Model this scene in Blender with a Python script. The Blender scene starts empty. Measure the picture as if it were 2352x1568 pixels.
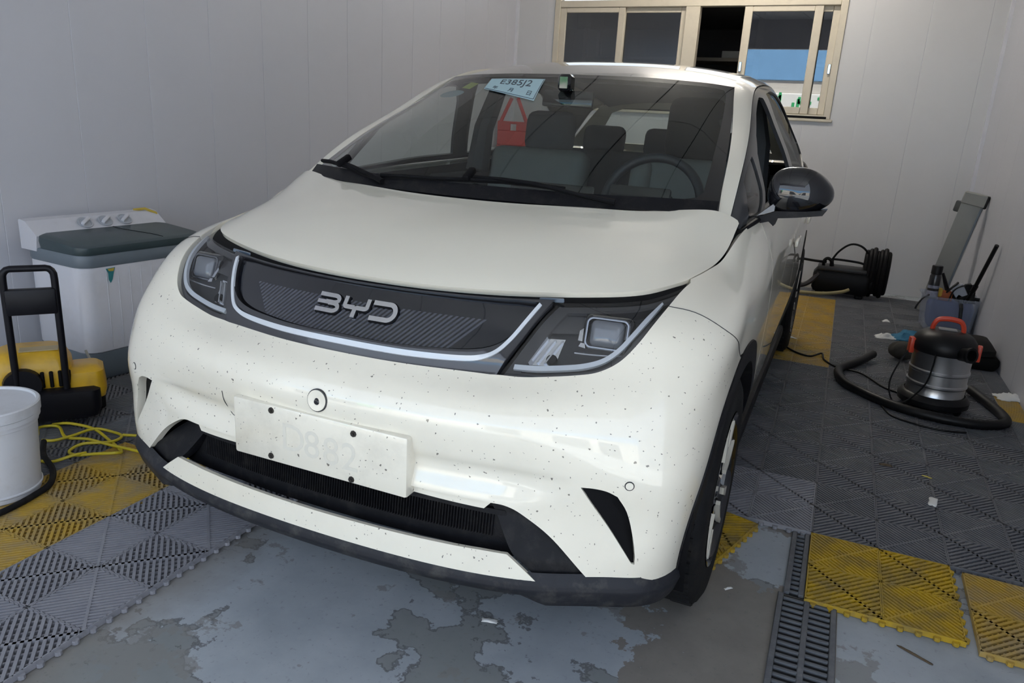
import bpy, bmesh, math, random
import numpy as np
from mathutils import Vector, Matrix
from mathutils.geometry import delaunay_2d_cdt
random.seed(7)
sc = bpy.context.scene
col = sc.collection
# ---------------------------------------------------------------- camera
def cam_axes(yaw, pitch, roll):
    cy, sy = math.cos(yaw), math.sin(yaw); cp, sp = math.cos(pitch), math.sin(pitch)
    fwd = Vector((sy*cp, cy*cp, sp)); r = Vector((cy, -sy, 0)); u = r.cross(fwd)
    cr, sr = math.cos(roll), math.sin(roll)
    return cr*r+sr*u, -sr*r+cr*u, fwd
_r, _u, _f = cam_axes(-.3944, -.2867, .0589)
cd = bpy.data.cameras.new('camera'); cam = bpy.data.objects.new('camera', cd); col.objects.link(cam)
cam.matrix_world = Matrix(((_r.x, _u.x, -_f.x, 0), (_r.y, _u.y, -_f.y, 0), (_r.z, _u.z, -_f.z, 1.2551), (0, 0, 0, 1)))
cd.sensor_width = 36; cd.lens = 1736.16/2352*36; cd.clip_start = .01; cd.clip_end = 200
sc.camera = cam
# ---------------------------------------------------------------- world and exposure
wd = bpy.data.worlds.new('sky'); sc.world = wd; wd.use_nodes = True
nt = wd.node_tree; nt.nodes.clear()
out = nt.nodes.new('ShaderNodeOutputWorld'); bg = nt.nodes.new('ShaderNodeBackground')
sky = nt.nodes.new('ShaderNodeTexSky'); sky.sky_type = 'NISHITA'; sky.sun_disc = False
sky.sun_elevation = math.radians(52); sky.sun_rotation = math.radians(20); sky.air_density = 1.2; sky.dust_density = 3.0
mixw = nt.nodes.new('ShaderNodeMix'); mixw.data_type = 'RGBA'; mixw.inputs[0].default_value = .62
mixw.inputs[7].default_value = (.118, .130, .150, 1)          # high thin overcast
vm = nt.nodes.new('ShaderNodeVectorMath'); vm.operation = 'SCALE'; vm.inputs['Scale'].default_value = .012
nt.links.new(sky.outputs[0], vm.inputs[0]); nt.links.new(vm.outputs[0], mixw.inputs[6])
nt.links.new(mixw.outputs[2], bg.inputs[0]); bg.inputs[1].default_value = 9.0
nt.links.new(bg.outputs[0], out.inputs[0])
vs = sc.view_settings
vs.view_transform = 'Standard'; vs.look = 'None'; vs.gamma = 1; vs.use_curve_mapping = False
vs.exposure = 1.0
# sun high behind the bay: lights the yard and the shops opposite
sl = bpy.data.lights.new('sun', 'SUN'); sl.energy = 13.0; sl.angle = math.radians(.6); sl.color = (1, .95, .87)
sun = bpy.data.objects.new('sun', sl); col.objects.link(sun); sun.rotation_euler = Vector((.34, .62, 1.08)).to_track_quat('Z', 'Y').to_euler()
# ---------------------------------------------------------------- materials
MATS = {}
def N(t, k, **kw):
    n = t.nodes.new(k)
    for a, b in kw.items():
        if a in ('loc',): continue
        setattr(n, a, b)
    return n
def newmat(name):
    m = bpy.data.materials.new(name); m.use_nodes = True; t = m.node_tree; t.nodes.clear()
    o = N(t, 'ShaderNodeOutputMaterial'); p = N(t, 'ShaderNodeBsdfPrincipled'); t.links.new(p.outputs[0], o.inputs[0])
    MATS[name] = m
    return m, t, p, o
def mixcol(t, fac, a, b, mode='MIX'):
    n = N(t, 'ShaderNodeMix', data_type='RGBA', blend_type=mode)
    for i, v in ((0, fac), (6, a), (7, b)):
        if isinstance(v, (tuple, list)): n.inputs[i].default_value = (*v[:3], 1)
        elif isinstance(v, (int, float)): n.inputs[i].default_value = v
        else: t.links.new(v, n.inputs[i])
    return n.outputs[2]
def coords(t, kind='Object', scale=(1, 1, 1), rot=(0, 0, 0)):
    c = N(t, 'ShaderNodeTexCoord'); m = N(t, 'ShaderNodeMapping'); m.inputs['Scale'].default_value = scale; m.inputs['Rotation'].default_value = rot
    if kind == 'World':
        g = N(t, 'ShaderNodeNewGeometry'); t.links.new(g.outputs['Position'], m.inputs[0])
    else: t.links.new(c.outputs[kind], m.inputs[0])
    return m.outputs[0]
def noise(t, v, scale, detail=4, rough=.55, out='Fac'):
    n = N(t, 'ShaderNodeTexNoise'); n.inputs['Scale'].default_value = scale; n.inputs['Detail'].default_value = detail; n.inputs['Roughness'].default_value = rough
    t.links.new(v, n.inputs['Vector']); return n.outputs[out]
def ramp(t, f, a, b, ca=(0, 0, 0), cb=(1, 1, 1), mid=None):
    r = N(t, 'ShaderNodeValToRGB'); e = r.color_ramp.elements
    e[0].position = a; e[1].position = b; e[0].color = (*ca, 1); e[1].color = (*cb, 1)
    t.links.new(f, r.inputs[0]); return r.outputs[0]
def math_(t, op, a, b=None, clamp=False):
    n = N(t, 'ShaderNodeMath', operation=op, use_clamp=clamp)
    for i, v in enumerate((a, b)):
        if v is None: continue
        if isinstance(v, (int, float)): n.inputs[i].default_value = v
        else: t.links.new(v, n.inputs[i])
    return n.outputs[0]
def bump(t, p, h, strength=.2, dist=.01):
    b = N(t, 'ShaderNodeBump'); b.inputs['Strength'].default_value = strength; b.inputs['Distance'].default_value = dist
    t.links.new(h, b.inputs['Height']); t.links.new(b.outputs[0], p.inputs['Normal'])
def M(name, c, rough=.5, metal=0., coat=0., var=.12, vscale=14., spec=.5, bumpk=0., bscale=120., trans=0., kind='Object', dirt=None):
    """plain material with a little procedural variation"""
    m, t, p, o = newmat(name)
    v = coords(t, kind)
    f = noise(t, v, vscale)
    c2 = tuple(max(0, x*(1-var)) for x in c); c1 = tuple(min(1, x*(1+var*.5)) for x in c)
    cc = mixcol(t, f, c2, c1)
    if dirt:
        dcol, amt, ds = dirt
        d = ramp(t, noise(t, v, ds, 6, .65), .5, .75)
        cc = mixcol(t, math_(t, 'MULTIPLY', d, amt), cc, dcol)
    t.links.new(cc, p.inputs['Base Color'])
    p.inputs['Roughness'].default_value = rough; p.inputs['Metallic'].default_value = metal
    p.inputs['Coat Weight'].default_value = coat; p.inputs['Coat Roughness'].default_value = .03
    p.inputs['Specular IOR Level'].default_value = spec
    if bumpk: bump(t, p, noise(t, v, bscale, 6), bumpk, .004)
    return m
def glass(name, tint, refl=1.0, ior=1.5, rough=0.0):
    m, t, p, o = newmat(name); t.nodes.remove(p)
    tr = N(t, 'ShaderNodeBsdfTransparent'); gl = N(t, 'ShaderNodeBsdfGlossy'); gl.inputs['Roughness'].default_value = rough
    g = N(t, 'ShaderNodeNewGeometry'); dt = N(t, 'ShaderNodeVectorMath', operation='DOT_PRODUCT'); t.links.new(g.outputs['Normal'], dt.inputs[0]); t.links.new(g.outputs['Incoming'], dt.inputs[1])
    f0 = ((ior-1)/(ior+1))**2*1.7                                     # two faces of a thin pane
    om = math_(t, 'SUBTRACT', 1., math_(t, 'ABSOLUTE', dt.outputs['Value'])); fr = math_(t, 'ADD', math_(t, 'MULTIPLY', math_(t, 'POWER', om, 5.), 1-f0), f0)
    v = coords(t); f = noise(t, v, 3.0)
    t.links.new(mixcol(t, f, tuple(x*.97 for x in tint), tint), tr.inputs[0])
    k = math_(t, 'MULTIPLY', fr, refl, clamp=True)
    mx = N(t, 'ShaderNodeMixShader'); t.links.new(k, mx.inputs[0]); t.links.new(tr.outputs[0], mx.inputs[1]); t.links.new(gl.outputs[0], mx.inputs[2])
    t.links.new(mx.outputs[0], o.inputs[0]); return m
# ---------------------------------------------------------------- mesh helpers
def link(o, parent=None, label=None, cat=None, group=None, kind=None):
    col.objects.link(o)
    if parent is not None: o.parent = parent
    if label: o['label'] = label
    if cat: o['category'] = cat
    if group: o['group'] = group
    if kind: o['kind'] = kind
    return o
def empty(name, loc=(0, 0, 0), rz=0, label=None, cat=None, group=None, parent=None, kind=None):
    o = bpy.data.objects.new(name, None); o.empty_display_size = .1; o.location = loc; o.rotation_euler = (0, 0, rz)
    return link(o, parent, label, cat, group, kind)
class MB:
    """collects shapes that make ONE mesh object"""
    def __init__(s): s.bm = bmesh.new()
    def add(s, verts, faces):
        vs_ = [s.bm.verts.new(v) for v in verts]
        for f in faces:
            try: s.bm.faces.new([vs_[i] for i in f])
            except ValueError: pass
        return vs_
    def box(s, a, b, bev=0, seg=2, mat=None):
        bm = bmesh.new(); bmesh.ops.create_cube(bm, size=1)
        a = Vector(a); b = Vector(b); c = (a+b)/2; d = b-a
        for v in bm.verts: v.co = Vector((v.co.x*d.x, v.co.y*d.y, v.co.z*d.z))+c
        if bev: bmesh.ops.bevel(bm, geom=bm.edges[:], offset=bev, segments=seg, affect='EDGES', profile=.5)
        s.merge(bm, mat); return s
    def obox(s, c, size, R=None, bev=0, seg=2):
        d = Vector(size)/2; mat = Matrix.Translation(Vector(c)) @ (R.to_4x4() if R is not None else Matrix.Identity(4))
        return s.box(-d, d, bev, seg, mat)
    def merge(s, bm, mat=None):
        me = bpy.data.meshes.new('tmp'); bm.to_mesh(me); bm.free()
        if mat is not None: me.transform(mat)
        s.bm.from_mesh(me); bpy.data.meshes.remove(me)
    def tube(s, path, r, n=10, caps=True, closed=False):
        P = [Vector(p) for p in path]; m = len(P); rs = r if isinstance(r, (list, tuple)) else [r]*m
        T = []
        for i in range(m):
            a = P[(i-1) % m] if closed or i > 0 else P[i]; b = P[(i+1) % m] if closed or i < m-1 else P[i]
            T.append((b-a).normalized())
        ref = Vector((0, 0, 1)) if abs(T[0].z) < .9 else Vector((1, 0, 0))
        u = T[0].cross(ref).normalized(); rings = []
        for i in range(m):
            u = (u-T[i]*u.dot(T[i])).normalized(); w = T[i].cross(u)
            rings.append([s.bm.verts.new(P[i]+(u*math.cos(2*math.pi*k/n)+w*math.sin(2*math.pi*k/n))*rs[i]) for k in range(n)])
        for i in range(m if closed else m-1):
            A, B = rings[i], rings[(i+1) % m]
            for k in range(n): s.bm.faces.new((A[k], A[(k+1) % n], B[(k+1) % n], B[k]))
        if caps and not closed:
            s.bm.faces.new(rings[0][::-1]); s.bm.faces.new(rings[-1])
        return s
    def lathe(s, prof, n=32, mat=None, a0=0, a1=2*math.pi):
        """profile [(r,z)] turned about z"""
        bm = s.bm if mat is None else bmesh.new(); full = abs(a1-a0-2*math.pi) < 1e-6; m = n if full else n+1
        R = []
        for r, z in prof:
            if r < 1e-6: R.append([bm.verts.new((0, 0, z))])
            else: R.append([bm.verts.new((r*math.cos(a0+(a1-a0)*k/n), r*math.sin(a0+(a1-a0)*k/n), z)) for k in range(m)])
        for A, B in zip(R, R[1:]):
            for k in range(n):
                k2 = (k+1) % m
                f = [A[k % len(A)], A[k2 % len(A)], B[k2 % len(B)], B[k % len(B)]]
                g = []
                for v in f:
                    if v not in g: g.append(v)
                if len(g) > 2:
                    try: bm.faces.new(g)
                    except ValueError: pass
        if mat is not None: s.merge(bm, mat)
        return s
    def prism(s, poly, d, mat=None):
        """2-D polygon in xy, extruded along z from d[0] to d[1]"""
        bm = bmesh.new(); n = len(poly)
        A = [bm.verts.new((p[0], p[1], d[0])) for p in poly]; B = [bm.verts.new((p[0], p[1], d[1])) for p in poly]
        bm.faces.new(A[::-1]); bm.faces.new(B)
        for i in range(n): bm.faces.new((A[i], A[(i+1) % n], B[(i+1) % n], B[i]))
        s.merge(bm, mat); return s
    def grid(s, fn, nu, nv, flip=False):
        V = [[s.bm.verts.new(fn(i/nu, j/nv)) for j in range(nv+1)] for i in range(nu+1)]
        for i in range(nu):
            for j in range(nv):
                f = (V[i][j], V[i+1][j], V[i+1][j+1], V[i][j+1])
                s.bm.faces.new(f[::-1] if flip else f)
        return s
    def mesh(s, name, smooth=40):
        bmesh.ops.recalc_face_normals(s.bm, faces=s.bm.faces[:])
        me = bpy.data.meshes.new(name); s.bm.to_mesh(me); s.bm.free()
        if smooth:
            for p in me.polygons: p.use_smooth = True
            me.set_sharp_from_angle(angle=math.radians(smooth))
        return me
    def build(s, name, mat, parent=None, label=None, cat=None, group=None, kind=None, loc=(0, 0, 0), rot=(0, 0, 0), smooth=40):
        me = s.mesh(name, smooth)
        for m in (mat if isinstance(mat, (list, tuple)) else [mat]): me.materials.append(m)
        o = bpy.data.objects.new(name, me); o.location = loc; o.rotation_euler = rot
        return link(o, parent, label, cat, group, kind)
def inst(name, me, parent=None, loc=(0, 0, 0), rot=(0, 0, 0), scale=(1, 1, 1), **kw):
    o = bpy.data.objects.new(name, me); o.location = loc; o.rotation_euler = rot; o.scale = scale
    return link(o, parent, **kw)
def spline(pts, n=8, closed=False):
    """Catmull-Rom through pts"""
    P = [np.array(p, float) for p in pts]; m = len(P); o = []
    rng = range(m) if closed else range(m-1)
    for i in rng:
        p1, p2 = P[i], P[(i+1) % m]
        p0 = P[i-1] if (i > 0 or closed) else 2*p1-p2; p3 = P[(i+2) % m] if (i+2 < m or closed) else 2*p2-p1
        for k in range(n):
            t = k/n
            o.append(.5*((2*p1)+(-p0+p2)*t+(2*p0-5*p1+4*p2-p3)*t*t+(-p0+3*p1-3*p2+p3)*t**3))
    if not closed: o.append(P[-1])
    return o
def text_mesh(body, size, extrude=.0006, res=3):
    cu = bpy.data.curves.new('text', 'FONT'); cu.body = body; cu.size = size; cu.extrude = extrude; cu.resolution_u = res
    cu.align_x = 'CENTER'; cu.align_y = 'CENTER'
    o = bpy.data.objects.new('text', cu); col.objects.link(o)
    dg = bpy.context.evaluated_depsgraph_get(); me = bpy.data.meshes.new_from_object(o.evaluated_get(dg))
    bpy.data.objects.remove(o); bpy.data.curves.remove(cu)
    return me
# ---------------------------------------------------------------- material library
CREAM = (.84, .79, .665)
def make_paint(name, specks, filmk=.16):
    m, t, p, o = newmat(name); v = coords(t)
    c = mixcol(t, noise(t, v, 3.0), tuple(x*.97 for x in CREAM), CREAM)
    if specks:
        sp = None
        for s_, thr, keep in ((55, .13, .80), (110, .15, .78), (24, .075, .80)):
            vo = N(t, 'ShaderNodeTexVoronoi'); vo.inputs['Scale'].default_value = s_
            wob = N(t, 'ShaderNodeVectorMath', operation='ADD'); t.links.new(v, wob.inputs[0])
            sc_ = N(t, 'ShaderNodeVectorMath', operation='SCALE'); sc_.inputs['Scale'].default_value = .010
            t.links.new(noise(t, v, 130., 2, .5, 'Color'), sc_.inputs[0]); t.links.new(sc_.outputs[0], wob.inputs[1]); t.links.new(wob.outputs[0], vo.inputs['Vector'])
            sx = N(t, 'ShaderNodeSeparateColor'); t.links.new(vo.outputs['Color'], sx.inputs[0])
            a = math_(t, 'LESS_THAN', vo.outputs['Distance'], thr); b = math_(t, 'GREATER_THAN', sx.outputs[0], keep)
            k = math_(t, 'MULTIPLY', a, b); sp = k if sp is None else math_(t, 'MAXIMUM', sp, k)
        film = math_(t, 'MULTIPLY', ramp(t, noise(t, v, 7., 6, .65), .48, .8), filmk)
        c = mixcol(t, film, c, (.50, .46, .38)); c = mixcol(t, math_(t, 'MULTIPLY', sp, .85), c, (.10, .085, .065))
    t.links.new(c, p.inputs['Base Color']); p.inputs['Roughness'].default_value = .38
    p.inputs['Coat Weight'].default_value = 1.0; p.inputs['Coat Roughness'].default_value = .02; p.inputs['Coat IOR'].default_value = 1.55
    return m
paint = make_paint('cream_car_paint', False); paint_dirty = make_paint('cream_paint_with_mud_specks', True); plate_paint = make_paint('grimy_cream_plastic', True, .55)
gloss_black = M('piano_black', (.006, .006, .008), .06, coat=.6, var=.3)
plastic_black = M('black_plastic', (.007, .007, .009), .5, var=.4, vscale=30, spec=.2, bumpk=.15, bscale=300, dirt=((.05, .047, .042), .35, 26.))
plastic_dark = M('dark_grey_plastic', (.018, .019, .024), .5, spec=.25, var=.3, vscale=20, bumpk=.1, bscale=300, dirt=((.10, .095, .085), .5, 22.))
rubber = M('tyre_rubber', (.009, .009, .010), .75, spec=.2, var=.4, vscale=30, bumpk=.2, bscale=200, dirt=((.05, .043, .033), .3, 14.))
seal_black = M('black_seal', (.004, .004, .005), .6, var=.2, spec=.12)
chrome = M('chrome', (.74, .75, .78), .10, metal=1., var=.05)
silver = M('silver_plastic', (.55, .56, .58), .25, metal=.8, var=.08)
lamp_white = M('light_guide_white', (.58, .61, .65), .25, coat=.5, var=.05)
lamp_grey = M('smoked_lamp_grey', (.030, .030, .034), .22, coat=.7, var=.2)
lamp_dark = M('lamp_housing_dark', (.018, .018, .021), .35, var=.3)
mirror_refl = M('lamp_reflector', (.75, .77, .80), .12, metal=1., var=.1)
lens_glass = glass('lamp_lens', (.88, .89, .90), 1.0)
wind_glass = glass('windscreen_glass', (.72, .79, .765), 1.1)
side_glass = glass('side_glass', (.82, .86, .85), 1.0)
dark_glass = glass('privacy_glass', (.10, .11, .115), .35)
cabin_dark = M('cabin_trim_dark', (.035, .037, .040), .7, var=.3)
cabin_grey = M('seat_fabric_grey', (.060, .064, .070), .85, var=.25, vscale=60, bumpk=.3, bscale=400)
cabin_light = M('seat_leather_light', (.20, .205, .20), .6, var=.15)
headliner = M('headliner', (.30, .30, .30), .9, var=.1)
tread_cream = M('cream_wheel_insert', (.72, .68, .58), .35, coat=.5, var=.1)
# panel with fine slanted ridges (front grille)
def make_ridges():
    m, t, p, o = newmat('ribbed_gloss_panel'); v = coords(t, rot=(0, -.80, 0))
    w = N(t, 'ShaderNodeTexWave', wave_type='BANDS', bands_direction='X'); w.inputs['Scale'].default_value = 34; w.inputs['Distortion'].default_value = 0
    t.links.new(v, w.inputs['Vector']); f = ramp(t, w.outputs['Fac'], .30, .62)
    u = coords(t); sx = N(t, 'ShaderNodeSeparateXYZ'); t.links.new(u, sx.inputs[0])
    ax = math_(t, 'ABSOLUTE', sx.outputs[0]); edge = math_(t, 'ADD', ax, math_(t, 'MULTIPLY', sx.outputs[2], -1.1))
    msk = math_(t, 'MULTIPLY', math_(t, 'LESS_THAN', edge, -.56), math_(t, 'LESS_THAN', sx.outputs[2], .812))
    k = math_(t, 'MULTIPLY', f, msk)
    t.links.new(mixcol(t, k, (.005, .006, .010), (.050, .053, .070)), p.inputs['Base Color'])
    p.inputs['Roughness'].default_value = .16; p.inputs['Coat Weight'].default_value = .8; p.inputs['Coat Roughness'].default_value = .02
    bump(t, p, k, .12, .002); return m
grille_mat = make_ridges()
# room
def make_floor():
    m, t, p, o = newmat('worn_painted_concrete'); v = coords(t, 'World')
    sx = N(t, 'ShaderNodeSeparateXYZ'); t.links.new(v, sx.inputs[0]); X, Y = sx.outputs[0], sx.outputs[1]
    n1 = noise(t, v, 3.2, 8, .62); n2 = noise(t, v, 11., 8, .65); n3 = noise(t, v, 60., 5, .6); n0 = noise(t, v, 1.1, 4, .5)
    wob = math_(t, 'MULTIPLY', math_(t, 'ADD', math_(t, 'SUBTRACT', n2, .5), math_(t, 'MULTIPLY', math_(t, 'SUBTRACT', n1, .5), .9)), .42)
    left = math_(t, 'LESS_THAN', math_(t, 'ADD', X, wob), -.30)
    right = math_(t, 'GREATER_THAN', X, .175)
    dx = math_(t, 'ADD', X, .045); dy = math_(t, 'SUBTRACT', Y, 2.24)
    rr = math_(t, 'SQRT', math_(t, 'ADD', math_(t, 'POWER', dx, 2), math_(t, 'MULTIPLY', math_(t, 'POWER', dy, 2), .32)))
    patch = math_(t, 'LESS_THAN', math_(t, 'ADD', rr, math_(t, 'MULTIPLY', wob, .55)), .125)
    painted = math_(t, 'MAXIMUM', math_(t, 'MAXIMUM', left, right), patch)
    lay = noise(t, v, 1.9, 9, .58); older = math_(t, 'GREATER_THAN', lay, .555); lip = math_(t, 'LESS_THAN', math_(t, 'ABSOLUTE', math_(t, 'SUBTRACT', lay, .555)), .005)
    blue = mixcol(t, ramp(t, n1, .35, .65), (.285, .315, .345), (.385, .415, .445))
    blue = mixcol(t, older, blue, mixcol(t, n2, (.185, .200, .205), (.25, .262, .265)))
    blue = mixcol(t, math_(t, 'MULTIPLY', lip, .7), blue, (.10, .10, .105))
    grime = math_(t, 'MULTIPLY', ramp(t, math_(t, 'ADD', math_(t, 'MULTIPLY', math_(t, 'ADD', X, 1.50), 3.2), math_(t, 'MULTIPLY', math_(t, 'SUBTRACT', n1, .5), 1.1)), .0, .55, (1, 1, 1), (0, 0, 0)), .7)
    blue = mixcol(t, grime, blue, mixcol(t, n2, (.19, .165, .14), (.27, .245, .215)))
    worn = ramp(t, math_(t, 'ADD', n1, math_(t, 'MULTIPLY', math_(t, 'SUBTRACT', n2, .5), .55)), .58, .60)
    blue = mixcol(t, math_(t, 'MULTIPLY', worn, .75), blue, (.215, .212, .205))
    ring = N(t, 'ShaderNodeTexVoronoi', feature='DISTANCE_TO_EDGE'); ring.inputs['Scale'].default_value = 1.5
    wv = N(t, 'ShaderNodeVectorMath', operation='ADD'); t.links.new(v, wv.inputs[0]); ws = N(t, 'ShaderNodeVectorMath', operation='SCALE'); ws.inputs['Scale'].default_value = .5
    t.links.new(noise(t, v, 4., 6, .6, 'Color'), ws.inputs[0]); t.links.new(ws.outputs[0], wv.inputs[1]); t.links.new(wv.outputs[0], ring.inputs['Vector'])
    crack = math_(t, 'MULTIPLY', math_(t, 'LESS_THAN', ring.outputs['Distance'], .006), ramp(t, n0, .45, .55))
    blue = mixcol(t, math_(t, 'MULTIPLY', crack, .6), blue, (.075, .075, .078))
    brown = mixcol(t, n2, (.165, .148, .132), (.26, .24, .215))
    brown = mixcol(t, ramp(t, n3, .68, .74), brown, (.36, .35, .33))
    c = mixcol(t, painted, brown, blue)
    c = mixcol(t, math_(t, 'MULTIPLY', ramp(t, n3, .60, .70), .35), c, (.10, .10, .10))
    t.links.new(c, p.inputs['Base Color']); t.links.new(ramp(t, n1, .3, .7, (.55,)*3, (.75,)*3), p.inputs['Roughness'])
    h = math_(t, 'ADD', math_(t, 'MULTIPLY', painted, .5), math_(t, 'MULTIPLY', n2, .25)); bump(t, p, h, .35, .006); return m
floor_mat = make_floor()
wall_mat = M('white_panel_paint', (.58, .585, .63), .42, var=.05, vscale=1.0, kind='World', dirt=((.45, .45, .47), .10, 4.))
wall_back_mat = M('white_back_panel', (.60, .595, .60), .42, var=.05, vscale=1.0, kind='World', dirt=((.45, .44, .44), .10, 4.))
joint_mat = M('panel_joint', (.68, .68, .72), .4, var=.1)
ceil_mat = M('ceiling_panel', (.70, .71, .72), .5, var=.1, vscale=1.5, kind='World')
frame_mat = M('beige_aluminium', (.62, .56, .45), .4, var=.08, vscale=6, dirt=((.35, .31, .25), .25, 12.))
pane_mat = glass('tinted_window_glass', (.30, .31, .33), 2.2)
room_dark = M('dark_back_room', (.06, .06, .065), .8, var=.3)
shelf_mat = M('shelf_wood', (.36, .31, .24), .6, var=.2)
def tile_mat(name, c, d, amt):
    m, t, p, o = newmat(name); v = coords(t, 'World')
    n = noise(t, v, 9., 7, .65); n2 = noise(t, v, 40., 5, .6); oi = N(t, 'ShaderNodeObjectInfo')
    cc = mixcol(t, n2, tuple(x*.82 for x in c), c)
    cc = mixcol(t, math_(t, 'MULTIPLY', ramp(t, n, .42, .68), amt), cc, d)
    cc = mixcol(t, math_(t, 'MULTIPLY', oi.outputs['Random'], .22), cc, tuple(x*.6 for x in c))
    t.links.new(cc, p.inputs['Base Color']); p.inputs['Roughness'].default_value = .5; p.inputs['Specular IOR Level'].default_value = .35
    bump(t, p, n2, .15, .003); return m
tile_yellow = tile_mat('yellow_floor_tile', (.52, .33, .05), (.30, .245, .17), .85)
tile_yellow_bright = tile_mat('bright_yellow_tile', (.60, .38, .015), (.17, .135, .075), .95)
tile_grey = tile_mat('grey_floor_tile', (.29, .29, .32), (.36, .355, .36), .4)
tile_dark = tile_mat('dark_grey_floor_tile', (.135, .140, .158), (.21, .205, .205), .5)
cast_iron = M('grey_cast_grate', (.115, .122, .135), .55, var=.35, vscale=30, bumpk=.3, bscale=160, dirt=((.2, .2, .2), .4, 30.))
pit_shade_mat = M('drain_shade_black', (.010, .010, .011), .8, var=.4)  # black that stands in for the shade under the grate
# ---------------------------------------------------------------- the bay: floor, walls, ceiling
mb = MB(); mb.box((-9, -22, -.12), (8, 7.6, 0)); mb.build('floor', floor_mat, kind='structure', smooth=0)
KB = math.atan(.0603)                                   # the back wall stands a little askew
BR = Vector((.945, 7.08, 0)); BL = Vector((-3.2, 7.33, 0)); FL = Vector((-3.525, -1.0, 0)); FR = Vector((1.064, .70, 0))
HC = 3.25
def wall(name, a, b, hole, mat, pitch, start, out):
    """panelled wall from a to b; panels are children. hole=(s0,s1,z0,z1)"""
    d = (b-a); L = d.length; ang = math.atan2(d.y, d.x)
    root = MB()
    def strip(mbx, s0, s1, z0, z1, t0, t1, bev=0):
        y0, y1 = (t0*out, t1*out); mbx.box((s0, min(y0, y1), z0), (s1, max(y0, y1), z1), bev, 1)
    if hole:
        strip(root, 0, hole[0], 0, HC, .0022, .07); strip(root, hole[1], L, 0, HC, .0022, .07)
        strip(root, hole[0], hole[1], 0, hole[2], .0022, .07); strip(root, hole[0], hole[1], hole[3], HC, .0022, .07)
    else: strip(root, 0, L, 0, HC, .0022, .07)
    w = root.build(name, joint_mat, kind='structure', loc=a, rot=(0, 0, ang), smooth=0)
    s = start-pitch
    cuts = []
    while s < L:
        a0, a1 = max(s, 0), min(s+pitch, L)
        if a1-a0 > .02: cuts.append((a0, a1))
        s += pitch
    for a0, a1 in cuts:
        mbx = MB(); g = .0012
        if hole and a1 > hole[0] and a0 < hole[1]:
            if a0 < hole[0]: strip(mbx, a0+g, hole[0], 0, HC, 0, .0195, 0)
            if a1 > hole[1]: strip(mbx, hole[1], a1-g, 0, HC, 0, .0195, 0)
            b0, b1 = max(a0, hole[0]), min(a1, hole[1])
            strip(mbx, b0+g, b1-g, 0, hole[2], 0, .0195, 0); strip(mbx, b0+g, b1-g, hole[3], HC, 0, .0195, 0)
        else: strip(mbx, a0+g, a1-g, 0, HC, 0, .0195, .0012)
        mbx.build('panel', mat, w, smooth=0)
    return w
d = (BL-BR).normalized()
WIN = (1.148, 3.745, 1.395, 2.86)
wall('wall_back', BR, BL, WIN, wall_back_mat, .41, .95-.82, -1)
dl = (BL-FL); sl = 3.62
wall('wall_left', FL, BL, None, wall_mat, .41, .34, 1)
wall('wall_right', FR, BR, None, wall_mat, .41, .2, -1)
# ceiling panels with dark joints
mb = MB(); mb.box((-3.7, -1.05, HC+.03), (1.25, 7.45, HC+.1)); cl = mb.build('ceiling', seal_black, kind='structure', smooth=0)
for i in range(6):
    for j in range(3):
        x0 = -3.65+i*.82; y0 = -1.05+j*2.85
        m2 = MB(); m2.box((x0+.008, y0+.01, HC), (x0+.812, y0+2.84, HC+.029)); m2.build('ceiling_panel', ceil_mat, cl, smooth=0)
mb = MB(); mb.box((-3.75, -1.12, 2.75), (1.3, -1.0, HC+.1)); mb.build('trim_1', wall_mat, kind='structure', smooth=0)
# unseen corner posts, added to stop light leaking through the wall joints
for nm, c in (('leak_stop_1', BR+Vector((.045, .045, 0))), ('leak_stop_2', BL+Vector((-.045, .045, 0)))):
    mb = MB(); mb.box((-.07, -.07, 0), (.07, .07, HC+.1)); mb.build(nm, joint_mat, kind='structure', smooth=0, loc=c)
mb = MB(); mb.box((-3.75, -1.12, HC+.1), (1.4, 7.6, HC+.16)); mb.build('ceiling_deck', seal_black, kind='structure', smooth=0)
# tube lamp added out of view to brighten the back of the bay
def fill_lamp(x, y, L, label, power):
    r = empty('fill_lamp', (x, y, HC), 0, label, 'lamp')
    m = MB(); m.box((-L/2, -.04, -.035), (L/2, .04, -.001), .004, 1); m.build('fill_batten', joint_mat, r)
    mt, t, p, o = newmat('fill_glow_%d' % int(y*10)); t.nodes.remove(p); e = N(t, 'ShaderNodeEmission'); e.inputs[0].default_value = (1, .93, .82, 1); e.inputs[1].default_value = power; t.links.new(e.outputs[0], o.inputs[0])
    m = MB(); m.tube([(-L/2+.03, 0, -.055), (L/2-.03, 0, -.055)], .016, 12); m.build('fill_tube', mt, r)
fill_lamp(-1.0, 6.15, 1.2, 'white tube lamp added out of view under the ceiling near the back window', 105)
# ---------------------------------------------------------------- sliding window in the back wall
def wl(name_mb):  return name_mb
wmat = Matrix.Translation(BR) @ Matrix.Rotation(math.atan2(d.y, d.x), 4, 'Z')
wroot = bpy.data.objects.new('window_1', None); wroot.matrix_world = wmat; link(wroot, kind='structure')
def wbox(name, mat, s0, s1, z0, z1, t0, t1, parent=None, bev=.004):
    # t grows away from the bay (into the back room): wall local -y
    m = MB(); m.box((s0, -t1, z0), (s1, -t0, z1), bev, 1); return m.build(name, mat, parent or wroot, smooth=40)
S0, S1, Z0, Z1 = 1.148, 3.745, 1.416, 2.86
fo = .057
wbox('frame_jamb', frame_mat, S0, S0+fo, Z0, Z1, -.012, .075); wbox('frame_jamb', frame_mat, S1-fo, S1, Z0, Z1, -.012, .075)
wbox('frame_head', frame_mat, S0, S1, Z1-fo, Z1, -.012, .075); wbox('frame_foot', frame_mat, S0, S1, Z0-.022, Z0+.010, -.012, .075)
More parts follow.
